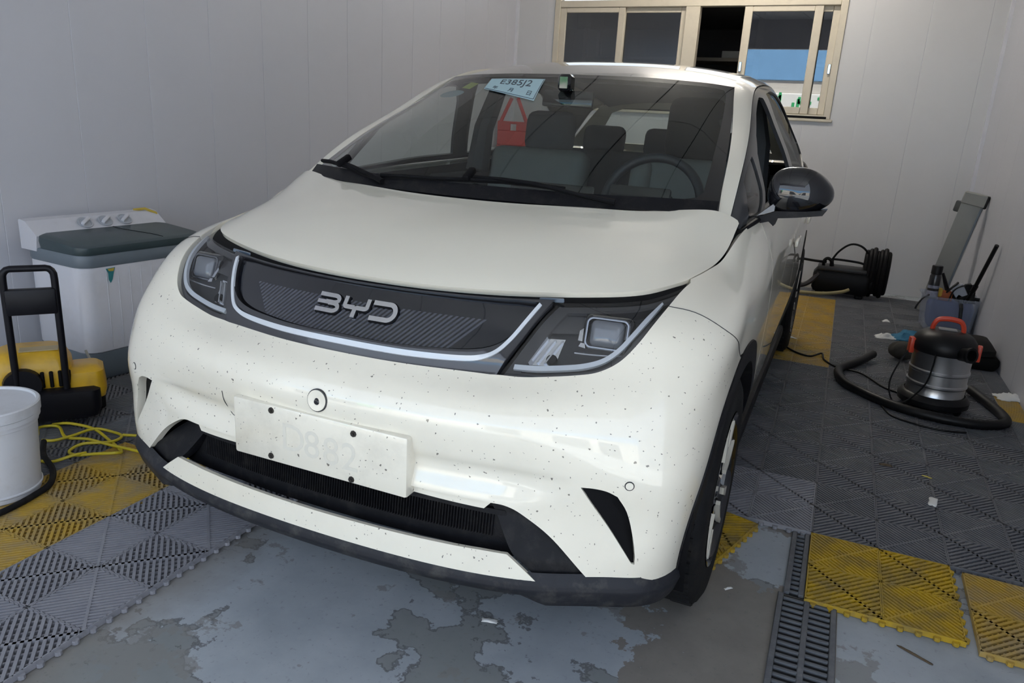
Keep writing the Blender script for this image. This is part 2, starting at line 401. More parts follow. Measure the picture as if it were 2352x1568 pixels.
wbox('mullion', frame_mat, 2.355, 2.48, Z0, 2.30, -.006, .07)
wbox('transom_bar', frame_mat, S0+fo, S1-fo, 2.286, 2.345, -.010, .07); wbox('transom_mullion', frame_mat, 2.39, 2.45, 2.345, Z1-fo, -.004, .06)
wbox('sill', seal_black, S0+.03, S1-.03, Z0-.021, Z0-.002, -.0125, .03, bev=0)
wbox('sill_lip', frame_mat, S0-.02, S1+.02, Z0-.045, Z0-.022, -.02, .02)
def sash(s0, s1, z0, z1, t0, pane, top=.045, bot=.055, side=.06, latch=None, mat=None):
    r = empty('sash', parent=wroot)
    for nm, q in (('stile', (s0, s0+side, z0, z1)), ('stile', (s1-side, s1, z0, z1)), ('rail', (s0+side, s1-side, z1-top, z1)), ('rail', (s0+side, s1-side, z0, z0+bot))):
        wbox(nm, frame_mat, *q, t0, t0+.028, r)
    wbox('pane', mat or pane_mat, s0+side-.003, s1-side+.003, z0+bot-.003, z1-top+.003, t0+.011, t0+.016, r, bev=0)
    if latch:
        m = MB(); m.box((latch-.012, -t0+.0, 1.755), (latch+.012, -t0+.020, 1.835), .004, 1); m.build('latch', chrome, r)
    return r
sash(2.47, 3.105, 1.428, 2.286, .030, None, latch=3.075)
sash(3.045, 3.69, 1.428, 2.286, .000, None, side=.062)
sash(1.335, 1.97, 1.428, 2.286, .000, None, side=.067, latch=1.945)
sash(1.205, 1.85, 1.428, 2.286, .034, None, side=.056, latch=1.222)
sky_pane = glass('clear_transom_glass', (.9, .9, .88), 1.2)
for a, b in ((S0+fo, 2.39), (2.45, S1-fo)): wbox('transom_pane', sky_pane, a, b, 2.345, Z1-fo, .02, .025, bev=0)
# dim store room behind the window (low partition so that daylight still reaches the transom)
def wthing(name, mat, s0, s1, z0, z1, t0, t1, label, cat, bev=.004, group=None):
    m = MB(); c = Vector(((s0+s1)/2, -(t0+t1)/2, z0)); m.box((s0-c.x, -t1-c.y, 0), (s1-c.x, -t0-c.y, z1-z0), bev, 1)
    o = m.build(name, mat, None, label, cat, group); o.matrix_world = wmat @ Matrix.Translation(c); return o
def wstruct(name, mat, s0, s1, z0, z1, t0, t1):
    m = MB(); m.box((s0, -t1, z0), (s1, -t0, z1)); o = m.build(name, mat, kind='structure', smooth=0); o.matrix_world = wmat; return o
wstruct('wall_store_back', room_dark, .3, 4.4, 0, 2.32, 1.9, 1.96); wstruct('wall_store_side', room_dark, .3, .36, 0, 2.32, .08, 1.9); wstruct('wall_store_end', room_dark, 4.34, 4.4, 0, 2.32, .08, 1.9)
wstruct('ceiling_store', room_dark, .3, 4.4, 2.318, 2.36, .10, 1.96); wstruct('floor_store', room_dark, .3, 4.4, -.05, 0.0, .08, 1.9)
def rack(s0, s1, zs, label):
    r = bpy.data.objects.new('storage_shelf', None); r.matrix_world = wmat @ Matrix.Translation(Vector((s0, -1.35, 0))); link(r, None, label, 'shelf')
    for z in zs:
        m = MB(); m.box((0, -.22, z), (s1-s0, .22, z+.035), .003, 1); m.build('shelf_board', shelf_mat, r)
    for a in (.02, s1-s0-.02):
        for b in (-.2, .2):
            m = MB(); m.box((a-.02, b-.02, 0), (a+.02, b+.02, 2.25), .003, 1); m.build('post', shelf_mat, r)
    return r
rack(1.0, 3.9, (.4, 1.0, 1.46, 1.93), 'wooden storage shelf in the dark room behind the window')
bx = M('cardboard', (.30, .22, .13), .8, var=.2); bw = M('pale_carton', (.55, .54, .5), .7, var=.15)
for k, (s, z, w, h, mt, lb) in enumerate(((2.05, 1.967, .34, .07, bw, 'flat pale carton on the upper store room shelf behind the open window'), (1.98, 1.497, .18, .05, bx, 'brown package on the lower shelf behind the open window'), (2.20, 1.497, .13, .07, bx, 'small brown box on the lower shelf beside the brown package'), (2.75, 1.497, .30, .05, bx, 'flat brown box on the shelf behind the dark left window'), (1.50, 1.967, .25, .10, bw, 'pale box on the upper shelf behind the right window'))):
    wthing('carton', mt, s, s+w, z, z+h, 1.2, 1.45, lb, 'box')
# ---------------------------------------------------------------- outside, across the yard (seen in reflections)
outw = M('pale_facade', (.62, .60, .56), .8, var=.1, vscale=2); bluep = M('blue_awning_panel', (.20, .42, .72), .5, var=.15, vscale=2)
osign = M('white_sign_board', (.85, .87, .86), .5, var=.05); ogreen = M('green_sign_letter', (.05, .42, .16), .5, var=.1); odark = M('dark_shop_front', (.06, .065, .075), .4, var=.3)
ob = empty('shop_building', (-2, -13, 0), 0, 'pale shop building across the yard with blue fascia and white sign', 'building')
m = MB(); m.box((-12, -3, 0), (12, 0, 2.95)); m.build('facade', outw, ob, smooth=0)
m = MB(); m.box((-12.2, -.4, 2.95), (12.2, .06, 4.1), .02, 1); m.build('blue_fascia', bluep, ob)
m = MB(); m.box((-5.6, .02, 1.55), (-.6, .14, 2.55), .02, 1); sgn = m.build('sign_board', osign, ob)
rg_ = random.Random(3)
for i in range(5):                                            # unreadable green brush strokes, as the mirrored sign shows them
    for k in range(7):
        h_ = rg_.random() < .5; cx_ = -1.3-i*.9+rg_.uniform(-.26, .26); cz_ = 2.30+rg_.uniform(-.18, .16); L_ = rg_.uniform(.15, .4)
        m = MB(); m.obox((cx_, .15, cz_), (L_ if h_ else .09, .02, .09 if h_ else L_), None, .005, 1); m.build('sign_stroke', ogreen, sgn)
m = MB(); m.box((-6.5, .02, 1.3), (-5.65, .5, 2.75), .02, 1); m.build('green_sign_box', ogreen, ob)
for x in (-11, -8.6, 1.2, 4.6, 7.2):
    m = MB(); m.box((x, .01, 0), (x+1.9, .06, 2.4), .02, 1); m.build('shop_door', odark, ob)

wstruct('added_sun_shade', outw, -.5, 5.2, 3.36, 3.44, -.02, 1.7)  # unseen eave added to keep direct sun off the transom
# ---------------------------------------------------------------- smooth body surfaces of the car (metres, origin under the front axle)
def _nat(xk,Y):
    # second derivatives of natural cubic spline, Y (n,...) 
    n=len(xk);h=np.diff(xk);A=np.zeros((n,n));B=np.zeros((n,)+Y.shape[1:])
    A[0,0]=A[-1,-1]=1
    for i in range(1,n-1):
        A[i,i-1]=h[i-1];A[i,i]=2*(h[i-1]+h[i]);A[i,i+1]=h[i]
        B[i]=6*((Y[i+1]-Y[i])/h[i]-(Y[i]-Y[i-1])/h[i-1])
    return np.linalg.solve(A,B.reshape(n,-1)).reshape(B.shape)
def _ev(xk,Y,D,t):
    t=np.asarray(t,float);i=np.clip(np.searchsorted(xk,t)-1,0,len(xk)-2);h=xk[i+1]-xk[i]
    a=(xk[i+1]-t)/h;b=(t-xk[i])/h
    e=lambda w:w.reshape(w.shape+(1,)*(Y.ndim-1))
    return e(a)*Y[i]+e(b)*Y[i+1]+(e((a**3-a)*h*h/6)*D[i]+e((b**3-b)*h*h/6)*D[i+1])
class Surf:
    """smooth surface through a grid of points [row][col]; with mirror, cols run from the centre line out"""
    def __init__(s,G,mirror=True):
        G=np.array(G,float)
        if mirror:
            L=G[:,:0:-1].copy();L[...,0]*=-1;G=np.concatenate([L,G],1)
        s.G=G
        dv=np.linalg.norm(np.diff(G,axis=0),axis=2).mean(1);s.tk=np.concatenate([[0],np.cumsum(dv)])
        du=np.linalg.norm(np.diff(G,axis=1),axis=2).mean(0);sk=np.concatenate([[0],np.cumsum(du)]);s.sk=sk-(sk[-1]/2 if mirror else 0)
        s.D=_nat(s.tk,G)
        s.tab=None
    def P(s,S,T):
        S=np.atleast_1d(np.asarray(S,float));T=np.atleast_1d(np.asarray(T,float))
        Z=_ev(s.tk,s.G,s.D,T)              # (n,cols,3)
        ZT=np.moveaxis(Z,1,0);DD=_nat(s.sk,ZT) # (cols,n,3)
        i=np.clip(np.searchsorted(s.sk,S)-1,0,len(s.sk)-2);h=s.sk[i+1]-s.sk[i];a=(s.sk[i+1]-S)/h;b=(S-s.sk[i])/h;k=np.arange(len(S))
        f=lambda w:w[:,None]
        return f(a)*ZT[i,k]+f(b)*ZT[i+1,k]+f((a**3-a)*h*h/6)*DD[i,k]+f((b**3-b)*h*h/6)*DD[i+1,k]
    def N(s,S,T,e=1e-4):
        S=np.atleast_1d(np.asarray(S,float));T=np.atleast_1d(np.asarray(T,float))
        a=s.P(S+e,T)-s.P(S-e,T);b=s.P(S,T+e)-s.P(S,T-e);n=np.cross(a,b);return n/np.linalg.norm(n,axis=1)[:,None]
    def table(s,ns=160,nt=60):
        if s.tab is None:
            a=np.linspace(s.sk[0],s.sk[-1],ns);b=np.linspace(s.tk[0],s.tk[-1],nt);A,B=np.meshgrid(a,b)
            A=A.ravel();B=B.ravel();s.tab=(A,B,s.P(A,B))
        return s.tab
    def inv(s,ax,q,lo=None,hi=None):
        """params whose coords ax=(i,j) equal q (n,2); lo/hi limit param s"""
        A,B,P=s.table();m=np.ones(len(A),bool)
        if lo is not None:m&=A>=lo
        if hi is not None:m&=A<=hi
        A=A[m];B=B[m];P=P[m];q=np.atleast_2d(np.asarray(q,float));ax=list(ax)
        k=((P[None][:,:,ax]-q[:,None])**2).sum(2).argmin(1);S=A[k].copy();T=B[k].copy();e=1e-4
        for _ in range(12):
            p=s.P(S,T)[:,ax];r=q-p;a=(s.P(S+e,T)[:,ax]-p)/e;b=(s.P(S,T+e)[:,ax]-p)/e
            det=a[:,0]*b[:,1]-a[:,1]*b[:,0];det=np.where(abs(det)<1e-6,1e-6,det)
            ds=(r[:,0]*b[:,1]-r[:,1]*b[:,0])/det;dt=(a[:,0]*r[:,1]-a[:,1]*r[:,0])/det
            S=S+np.clip(ds,-.05,.05);T=T+np.clip(dt,-.05,.05)
            S=np.clip(S,s.sk[0]-.05,s.sk[-1]+.05);T=np.clip(T,s.tk[0]-.05,s.tk[-1]+.05)
        return np.stack([S,T],1)
WRAP=[
 [(0,-0.662,0.272),(0.22,-0.655,0.272),(0.4,-0.635,0.274),(0.5576,-0.6012,0.284),(0.6668,-0.5548,0.292),(0.77,-0.496,0.292),(0.816,-0.387,0.28),(0.815,-0.2,0.27),(0.81,0,0.26),(0.8,0.25,0.25),(0.8,0.5,0.25),(0.8,1,0.25),(0.8,1.6,0.25),(0.8,2.2,0.25),(0.795,2.7,0.26),(0.76,3.02,0.28),(0.62,3.2,0.3),(0.3,3.27,0.3),(0,3.28,0.3)],
 [(0,-0.652,0.35),(0.22,-0.645,0.35),(0.4,-0.625,0.352),(0.5576,-0.5862,0.358),(0.6748,-0.5448,0.362),(0.778,-0.496,0.366),(0.823,-0.387,0.36),(0.83,-0.2,0.36),(0.83,0,0.36),(0.826,0.25,0.34),(0.825,0.5,0.34),(0.828,1,0.34),(0.828,1.6,0.34),(0.828,2.2,0.34),(0.82,2.7,0.35),(0.78,3.05,0.36),(0.64,3.25,0.38),(0.3,3.32,0.38),(0,3.33,0.38)],
 [(0,-0.642,0.44),(0.22,-0.634,0.44),(0.4,-0.612,0.442),(0.5668,-0.5716,0.445),(0.6904,-0.5339,0.447),(0.789,-0.4855,0.447),(0.832,-0.385,0.447),(0.842,-0.2,0.447),(0.846,0,0.447),(0.846,0.25,0.44),(0.845,0.5,0.44),(0.848,1,0.44),(0.848,1.6,0.44),(0.846,2.2,0.44),(0.838,2.7,0.45),(0.79,3.07,0.46),(0.65,3.27,0.47),(0.3,3.335,0.47),(0,3.345,0.47)],
 [(0,-0.636,0.525),(0.22,-0.628,0.525),(0.4,-0.605,0.525),(.577,-.571,.525),(0.706,-0.535,0.525),(0.8,-0.481,0.525),(0.84,-0.375,0.525),(0.85,-0.2,0.53),(0.856,0,0.53),(0.858,0.25,0.53),(0.858,0.5,0.53),(0.861,1,0.54),(0.861,1.6,0.54),(0.857,2.2,0.54),(0.846,2.7,0.55),(0.795,3.07,0.56),(0.65,3.27,0.56),(0.3,3.335,0.56),(0,3.345,0.56)],
 [(0,-0.643,0.61),(0.22,-0.634,0.61),(0.4,-0.609,0.61),(0.5722,-0.5664,0.61),(0.6966,-0.5251,0.61),(0.801,-0.4565,0.61),(0.843,-0.34,0.61),(0.853,-0.2,0.62),(0.859,0,0.625),(0.862,0.25,0.63),(0.864,0.5,0.63),(0.866,1,0.64),(0.866,1.6,0.64),(0.861,2.2,0.64),(0.848,2.7,0.65),(0.795,3.07,0.66),(0.65,3.26,0.66),(0.3,3.32,0.66),(0,3.33,0.66)],
 [(0,-0.618,0.665),(0.22,-0.608,0.665),(0.4,-0.58,0.667),(0.558,-0.542,0.672),(0.684,-0.5005,0.678),(0.802,-0.4225,0.68),(0.845,-0.29,0.68),(0.856,-0.17,0.69),(0.862,0,0.695),(0.866,0.25,0.7),(0.867,0.5,0.71),(0.868,1,0.72),(0.867,1.6,0.72),(0.861,2.2,0.73),(0.847,2.7,0.74),(0.79,3.06,0.75),(0.64,3.24,0.75),(0.3,3.3,0.75),(0,3.31,0.75)],
 [(0,-0.567,0.71),(0.2,-0.553,0.71),(0.388,-0.513,0.712),(0.554,-0.476,0.728),(0.677,-0.438,0.745),(0.805,-0.36,0.755),(0.85,-0.235,0.76),(0.856,-0.11,0.765),(0.862,0.02,0.77),(0.866,0.25,0.775),(0.867,0.5,0.79),(0.868,1,0.8),(0.867,1.6,0.81),(0.86,2.2,0.82),(0.844,2.7,0.83),(0.785,3.04,0.84),(0.63,3.21,0.85),(0.3,3.27,0.85),(0,3.28,0.85)],
 [(0,-0.487,0.8),(0.2,-0.476,0.8),(0.388,-0.443,0.803),(0.5544,-0.4018,0.815),(0.6682,-0.3672,0.826),(0.784,-0.273,0.84),(0.836,-0.145,0.848),(0.847,-0.03,0.855),(0.85,0.1,0.86),(0.856,0.28,0.87),(0.858,0.5,0.89),(0.861,1,0.9),(0.861,1.6,0.91),(0.853,2.2,0.93),(0.834,2.7,0.95),(0.77,3,0.97),(0.61,3.16,0.97),(0.3,3.21,0.97),(0,3.22,0.97)],
 [(0,-0.435,0.872),(0.2,-0.42,0.873),(0.385,-0.372,0.877),(0.56,-0.3,0.886),(0.655,-0.235,0.896),(0.715,-0.13,0.907),(0.742,-0.02,0.919),(0.757,0.06,0.93),(.769,.15,.963),(.786,.3,1.0),(.808,.5,1.013),(0.822,1,1.028),(0.822,1.6,1.045),(0.812,2.2,1.06),(0.79,2.7,1.07),(0.73,2.95,1.1),(0.57,3.08,1.1),(0.3,3.12,1.1),(0,3.13,1.1)],
]
SW=Surf(WRAP)
HOOD=[
 [(0,-0.445,0.868),(0.2,-0.43,0.869),(0.385,-0.382,0.873),(0.56,-0.31,0.882),(0.655,-0.245,0.892),(0.712,-0.14,0.904)],
 [(0,-0.405,0.889),(0.2,-0.391,0.89),(0.385,-0.342,0.894),(0.555,-0.265,0.902),(0.655,-0.19,0.909),(0.732,-0.065,0.913)],
 [(0,-0.31,0.929),(0.2,-0.297,0.93),(0.385,-0.25,0.932),(0.555,-0.175,0.935),(0.665,-0.09,0.936),(0.751,0.03,0.925)],
 [(0,-0.18,0.972),(0.2,-0.168,0.973),(0.39,-0.13,0.972),(0.565,-0.05,0.97),(0.68,0.03,0.966),(0.762,0.125,0.95)],
 [(0,-0.06,1),(0.2,-0.05,1.001),(0.39,-0.01,1.002),(0.575,0.06,1.003),(0.69,0.13,1.002),(0.766,0.19,0.982)],
 [(0,0.055,1.028),(0.2,0.063,1.028),(0.39,0.1,1.031),(0.58,0.165,1.034),(0.7,0.225,1.04),(0.768,0.255,1.013)],
]
SH=Surf(HOOD)
# windscreen: rows bottom->top
WIND=[
 [(0,0,1.005),(0.25,0.02,1.006),(0.45,0.07,1.008),(0.62,0.15,1.012),(0.715,0.22,1.012)],
 [(0,0.3,1.165),(0.24,0.315,1.165),(0.43,0.355,1.164),(0.59,0.42,1.158),(0.68,0.475,1.148)],
 [(0,0.65,1.312),(0.23,0.665,1.311),(0.41,0.695,1.307),(0.56,0.745,1.297),(0.635,0.785,1.282)],
 [(0,1.02,1.434),(0.22,1.025,1.432),(0.39,1.035,1.427),(0.52,1.05,1.419),(0.585,1.065,1.411)],
]
SG=Surf(WIND)
# ---------------------------------------------------------------- the car
CAR = empty('car', (-1.0211, 1.9663, 0), -.0067, 'cream-white hatchback car parked nose-out in the middle of the wash bay', 'car')
def inpoly(P, poly):
    P = np.atleast_2d(P); x, y = P[:, 0], P[:, 1]; q = np.array(poly); n = len(q); r = np.zeros(len(P), bool); j = n-1
    for i in range(n):
        c = ((q[i, 1] > y) != (q[j, 1] > y)) & (x < (q[j, 0]-q[i, 0])*(y-q[i, 1])/(q[j, 1]-q[i, 1]+1e-12)+q[i, 0]); r ^= c; j = i
    return r
def resample(poly, h):
    o = []; n = len(poly)
    for i in range(n):
        a = np.array(poly[i], float); b = np.array(poly[(i+1) % n], float); L = np.linalg.norm(b-a)
        if L < 1e-6: continue
        k = max(1, int(L/h))
        for j in range(k): o.append(a+(b-a)*j/k)
    return o
def panel(S, outline, name, mat, holes=(), off=0., rim=.012, h=.022, he=.010, parent=None, hole_rim=None, mirror=False, kind=None, rim_in=0., offn=None, lab=None):
    """one body panel: the part of surface S inside an outline given in surface coordinates"""
    loops = [resample(outline, he)]+[resample(q, he) for q in holes]
    if mirror: loops = [[np.array((-p[0], p[1])) for p in L][::-1] for L in loops]
    verts = []; edges = []
    for L in loops:
        b = len(verts); verts += [tuple(p) for p in L]; edges += [(b+i, b+(i+1) % len(L)) for i in range(len(L))]
    A = np.array(loops[0]); lo, hi = A.min(0), A.max(0)
    gx, gy = np.meshgrid(np.arange(lo[0]+h*.5, hi[0], h), np.arange(lo[1]+h*.5, hi[1], h)); g = np.stack([gx.ravel(), gy.ravel()], 1)
    if len(g):
        m = inpoly(g, loops[0])
        for L in loops[1:]: m &= ~inpoly(g, L)
        B = np.array(verts); g = g[m]
        if len(g):
            dmin = np.array([np.min(((B-p)**2).sum(1)) for p in g]); g = g[dmin > (he*.8)**2]; verts += [tuple(p) for p in g]
    r = delaunay_2d_cdt([Vector(p) for p in verts], edges, [], 0, 1e-6)
    V = np.array([tuple(v) for v in r[0]]); F = [f for f in r[2] if len(f) == 3]
    Cn = np.array([V[list(f)].mean(0) for f in F]); m = inpoly(Cn, loops[0])
    for L in loops[1:]: m &= ~inpoly(Cn, L)
    F = [f for f, k in zip(F, m) if k]
    P = S.P(V[:, 0], V[:, 1]); Nn = S.N(V[:, 0], V[:, 1])
    o_ = offn(P) if offn is not None else off
    P = P+Nn*(np.asarray(o_).reshape(-1, 1) if np.ndim(o_) else o_)
    if offn is not None:                                            # normals of the displaced surface
        def DP(a, b): p = S.P(a, b); return p+S.N(a, b)*np.asarray(offn(p)).reshape(-1, 1)
        e_ = .0012; ta = DP(V[:, 0]+e_, V[:, 1])-DP(V[:, 0]-e_, V[:, 1]); tb = DP(V[:, 0], V[:, 1]+e_)-DP(V[:, 0], V[:, 1]-e_)
        n2_ = np.cross(ta, tb); n2_ /= np.linalg.norm(n2_, axis=1)[:, None]+1e-12; Nn = n2_*np.sign((n2_*Nn).sum(1))[:, None]
    nv = len(P); PV = [tuple(p) for p in P]; NV = [tuple(n) for n in Nn]; FF = [tuple(f) for f in F]
    # make sure the triangles face along the normals
    out = []
    for f in FF:
        a, b, c = (np.array(PV[i]) for i in f)
        out.append(f if np.dot(np.cross(b-a, c-a), Nn[f[0]]) > 0 else f[::-1])
    FF = out
    if rim or hole_rim:
        for li, L in enumerate(loops):
            d = rim if li == 0 else (hole_rim if hole_rim is not None else rim)
            if not d: continue
            q = np.array(L); p0 = S.P(q[:, 0], q[:, 1]); n0 = S.N(q[:, 0], q[:, 1])
            oo = offn(p0) if offn is not None else off
            p0 = p0+n0*(np.asarray(oo).reshape(-1, 1) if np.ndim(oo) else oo)
            q2 = q; p1 = p0-n0*d
            b = len(PV); k = len(L)
            tan = np.roll(p0, -1, 0)-np.roll(p0, 1, 0); side = np.cross(tan, n0); side /= np.linalg.norm(side, axis=1)[:, None]+1e-9
            PV += [tuple(p) for p in p0]+[tuple(p) for p in p1]; NV += [tuple(s) for s in side]*2
            for i in range(k): FF.append((b+i, b+k+i, b+k+(i+1) % k, b+(i+1) % k))
    me = bpy.data.meshes.new(name); me.from_pydata(PV, [], FF); me.update()
    for p in me.polygons: p.use_smooth = True
    me.normals_split_custom_set_from_vertices([Vector(n) for n in NV])
    for mm in (mat if isinstance(mat, (list, tuple)) else [mat]): me.materials.append(mm)
    o = bpy.data.objects.new(name, me); link(o, parent or CAR, lab, kind=kind); return o
SF = SW.sk[len(SW.sk)//2+7]                                     # front part of the wrap surface ends behind the front arch
def fxz(pts): return [tuple(p) for p in SW.inv((0, 2), pts, 0, SW.sk[len(SW.sk)//2+6]+.02)]
def fyz(pts, lo=None): return [tuple(p) for p in SW.inv((1, 2), pts, SW.sk[len(SW.sk)//2+5]-.03 if lo is None else lo, SW.sk[-1]-.55)]
def mir(half): return list(half)+[(-s, t) for s, t in half[::-1]]
def sp(pts, n=6): return [tuple(p) for p in spline(pts, n)]
TT = SW.tk[-1]
# -- outlines on the front (x, z)
lamp_low = sp([(.3915, .7105), (.445, .7125), (.50, .7195), (.56, .7295), (.604, .7405), (.641, .763), (.668, .798), (.688, .836), (.703, .866)])
lamp_up = sp([(.703, .866), (.712, .886), (.7195, .8985)], 4)
div = [(.3915, .7105), (.4305, .79), (.4665, .855)]
top_front = sp([(0, .854), (.20, .855), (.385, .858), (.4665, .8605), (.56, .867), (.655, .878), (.7195, .8985)], 5)
bar_low = sp([(0, .7095), (.2, .7095), (.3, .7095), (.3885, .7095)])
joint_f = [(.703, .8660), (.759, .8565)]
archc = (0., .327); AR = .408
def arch(a0, a1, n=26, r=AR, c=archc): return [(c[0]+r*math.cos(a0+(a1-a0)*i/n), c[1]+r*math.sin(a0+(a1-a0)*i/n)) for i in range(n+1)]
jA = math.radians(104)                                              # where bumper and fender meet on the arch
p_joint = fxz(joint_f)+fyz([(-.235, .818), (-.165, .7725), arch(jA, jA, 1)[0]])
p_joint = [tuple(q) for q in spline(p_joint, 5)]
arch_front = fyz(arch(jA, math.radians(187), 22))
low_edge = sp([(.816, .280), (.778, .299), (.7557, .3105)], 3)[:-1]+sp([(.7557, .3105), (.70, .3105), (.648, .307)], 3)[:-1]+sp([(.648, .307), (.572, .384), (.512, .426), (.468, .446), (.4115, .4495), (.25, .453), (0, .4545)], 6)
bump_half = fxz(bar_low)[:-1]+fxz(lamp_low)[:-1]+p_joint[:-1]+arch_front[:-1]+fxz(low_edge)
vent_o = sp([(.6184, .5144), (.645, .5155), (.672, .512), (.694, .502)], 4)[:-1]+sp([(.694, .502), (.715, .466), (.7335, .402), (.744, .350)], 4)[:-1]+[(.7425, .344), (.736, .346)]+sp([(.736, .346), (.7205, .370), (.6836, .422), (.6486, .470), (.6184, .5144)], 4)[:-1]
vent_p = fxz(vent_o)
def fold(P):
    """soft recess of the lower bumper under the badge line"""
    z = P[:, 2]; x = abs(P[:, 0])
    f = np.clip((.64-x)/.16, 0, 1); f = f*f*(3-2*f)
    u = np.clip((z-.452)/.058, 0, 1); lo = u*u*(3-2*u); hi = np.exp(-(np.clip(z-.510, 0, 1)/.020)**2)
    return -.012*f*np.where(z < .510, lo, hi)
bumper = panel(SW, mir(bump_half), 'front_bumper', paint_dirty, holes=[vent_p, [(-s, t) for s, t in vent_p[::-1]]], hole_rim=.05, rim=.018, offn=fold)
def duct(P):
    d = (abs(P[:, 0])-.6184)*.818-(.5144-P[:, 2])*.575             # distance out from the slot's inner edge
    return -.004-.55*np.clip(d+.004, 0, .035)
for sgn in (0, 1):
    panel(SW, fxz([(.60, .53), (.70, .53), (.75, .46), (.765, .33), (.72, .33), (.64, .42)]), 'air_curtain_duct', seal_black, offn=duct, rim=0, parent=bumper, mirror=bool(sgn), h=.010)
# recessed lip under the main edge, black intake, ribs, skid band, black side trims, lower lip
lip_half = fxz([(0, .450), (.25, .4485), (.40, .446), (.43, .444), (.415, .428), (.25, .4345), (0, .436)])
panel(SW, mir(lip_half), 'intake_lip', paint_dirty, off=-.016, rim=.02, parent=bumper)
intake_half = fxz([(0, .470), (.3, .468), (.48, .462), (.53, .40), (.53, .315), (.3, .318), (0, .318)])
intake = panel(SW, mir(intake_half), 'lower_intake', plastic_black, off=-.055, rim=0, parent=CAR)
ribs = []
for k in range(-60, 61):
    x = k*.0072
    ribs.append(x)
q0 = SW.inv((0, 2), [(abs(x), .355) for x in ribs], 0, SF); q1 = SW.inv((0, 2), [(abs(x), .412) for x in ribs], 0, SF)
rb = MB()
for k, x in enumerate(ribs):
    a, b = q0[k], q1[k]; sgn = 1 if x >= 0 else -1
    pa = SW.P(a[0], a[1])[0]; pb = SW.P(b[0], b[1])[0]; na = SW.N(a[0], a[1])[0]; nb = SW.N(b[0], b[1])[0]
    V = []
    for pp, nn in ((pa, na), (pb, nb)):
        for o_, dx in ((-.054, -.0018), (-.047, -.0006), (-.047, .0006), (-.054, .0018)):
            w = pp+nn*o_; V.append((w[0]*sgn+dx, w[1], w[2]))
    rb.add(V, [(0, 1, 5, 4), (1, 2, 6, 5), (2, 3, 7, 6)])
rb.build('intake_ribs', plastic_black, intake, kind='stuff', smooth=0)
# mid bar that divides the intake
bar_h = fxz([(0, .428), (.3, .426), (.46, .420), (.465, .408), (.3, .413), (0, .415)])
panel(SW, mir(bar_h), 'intake_bar', plastic_black, off=-.040, rim=.014, parent=intake)
skid_half = fxz([(0, .336), (.15, .337), (.32, .339), (.42, .341), (.480, .341)]+sp([(.480, .341), (.52, .312), (.551, .2875)], 4)[1:]+[(.40, .282), (.20, .275), (0, .2725)])
skid = panel(SW, mir(skid_half), 'skid_band', paint_dirty, off=.004, rim=.012, parent=CAR)
trim_half = fxz([(.7975, .2855), (.778, .2985), (.7557, .3095), (.70, .3095), (.649, .306)]+sp([(.649, .306), (.572, .383), (.512, .425), (.468, .445), (.4135, .4485)], 5)[1:]+sp([(.4135, .4485), (.4385, .415), (.484, .343), (.5245, .312), (.556, .2865)], 5)[1:]+[(.66, .291), (.75, .288)])
def trim_off(P):
    x = abs(P[:, 0]); z = P[:, 2]
    return -.012-.030*np.clip((z-.33)/.08, 0, 1)
for sgn in (0, 1): panel(SW, trim_half, 'bumper_trim', plastic_black, offn=trim_off, rim=.03, parent=bumper, mirror=bool(sgn))
# lower lip: sweep of a small section along the bottom line
bl = [SW.P(s, 0.0)[0] for s in np.linspace(-SW.sk[len(SW.sk)//2+6], SW.sk[len(SW.sk)//2+6], 91)]
def lipf(u, v):
    i = u*90; k = min(int(i), 89); p = bl[k]+(bl[k+1]-bl[k])*(i-k); x = abs(p[0])
    drop = .030+.022*min(1, max(0, (x-.52)/.05))
    prof = [(-.006, .028), (.007, .004), (.010, -.010), (-.004, -drop), (-.022, -drop-.010), (-.045, -drop-.010)]
    j = v*(len(prof)-1); a = min(int(j), len(prof)-2); f = j-a
    o, dz = (prof[a][0]*(1-f)+prof[a+1][0]*f, prof[a][1]*(1-f)+prof[a+1][1]*f)
    t = bl[min(k+1, 90)]-bl[max(k-1, 0)]; n = np.array((t[1], -t[0], 0)); n /= np.linalg.norm(n)
    q = p+n*o; zz = .272+(p[2]-.272)*.6
    return (q[0], q[1], zz+dz)
MB().grid(lipf, 90, 15).build('lower_lip', plastic_dark, CAR, smooth=60)
# -- grille unit between the lamps
band_half = fxz(bar_low)[:-1]+fxz([(.3875, .7105), (.4275, .79), (.4635, .8555)])+fxz([(.40, .853), (.20, .850), (0, .849)])
def bar_off(P): return -.004+.018*np.clip((P[:, 2]-.7095)/.026, 0, 1)

gp = sp([(0, .7435), (.13, .7425), (.23, .7455), (.32, .7525), (.372, .770), (.409, .806), (.428, .846)], 5)+[(.385, .8475), (.2, .846), (0, .845)]
gpo = sp([(0, .7385), (.13, .7375), (.23, .7405), (.323, .7475), (.377, .766), (.4145, .804), (.434, .849)], 5)+[(.385, .8498), (.2, .8475), (0, .8465)]
gu = panel(SW, mir(band_half), 'light_bar', lamp_grey, offn=bar_off, holes=[mir(fxz(gpo))[1:]], hole_rim=.016, rim=.02, parent=CAR)
panel(SW, mir(fxz(gpo)), 'panel_gasket', seal_black, off=-.002, rim=.0, parent=gu)
panel(SW, mir(fxz(gp)), 'grille_panel', grille_mat, off=.001, rim=.004, parent=gu)
def ribbon_xz(pts, w, name, mat, off, parent, both=True, rim=.003):
    P = np.array(pts); T = np.gradient(P, axis=0); T /= np.linalg.norm(T, axis=1)[:, None]; Nn = np.stack([-T[:, 1], T[:, 0]], 1)
    ww = np.array(w)[:, None] if np.ndim(w) else w
    A = P+Nn*ww/2; B = P-Nn*ww/2
    q = fxz(A)+fxz(B)[::-1]
    return q
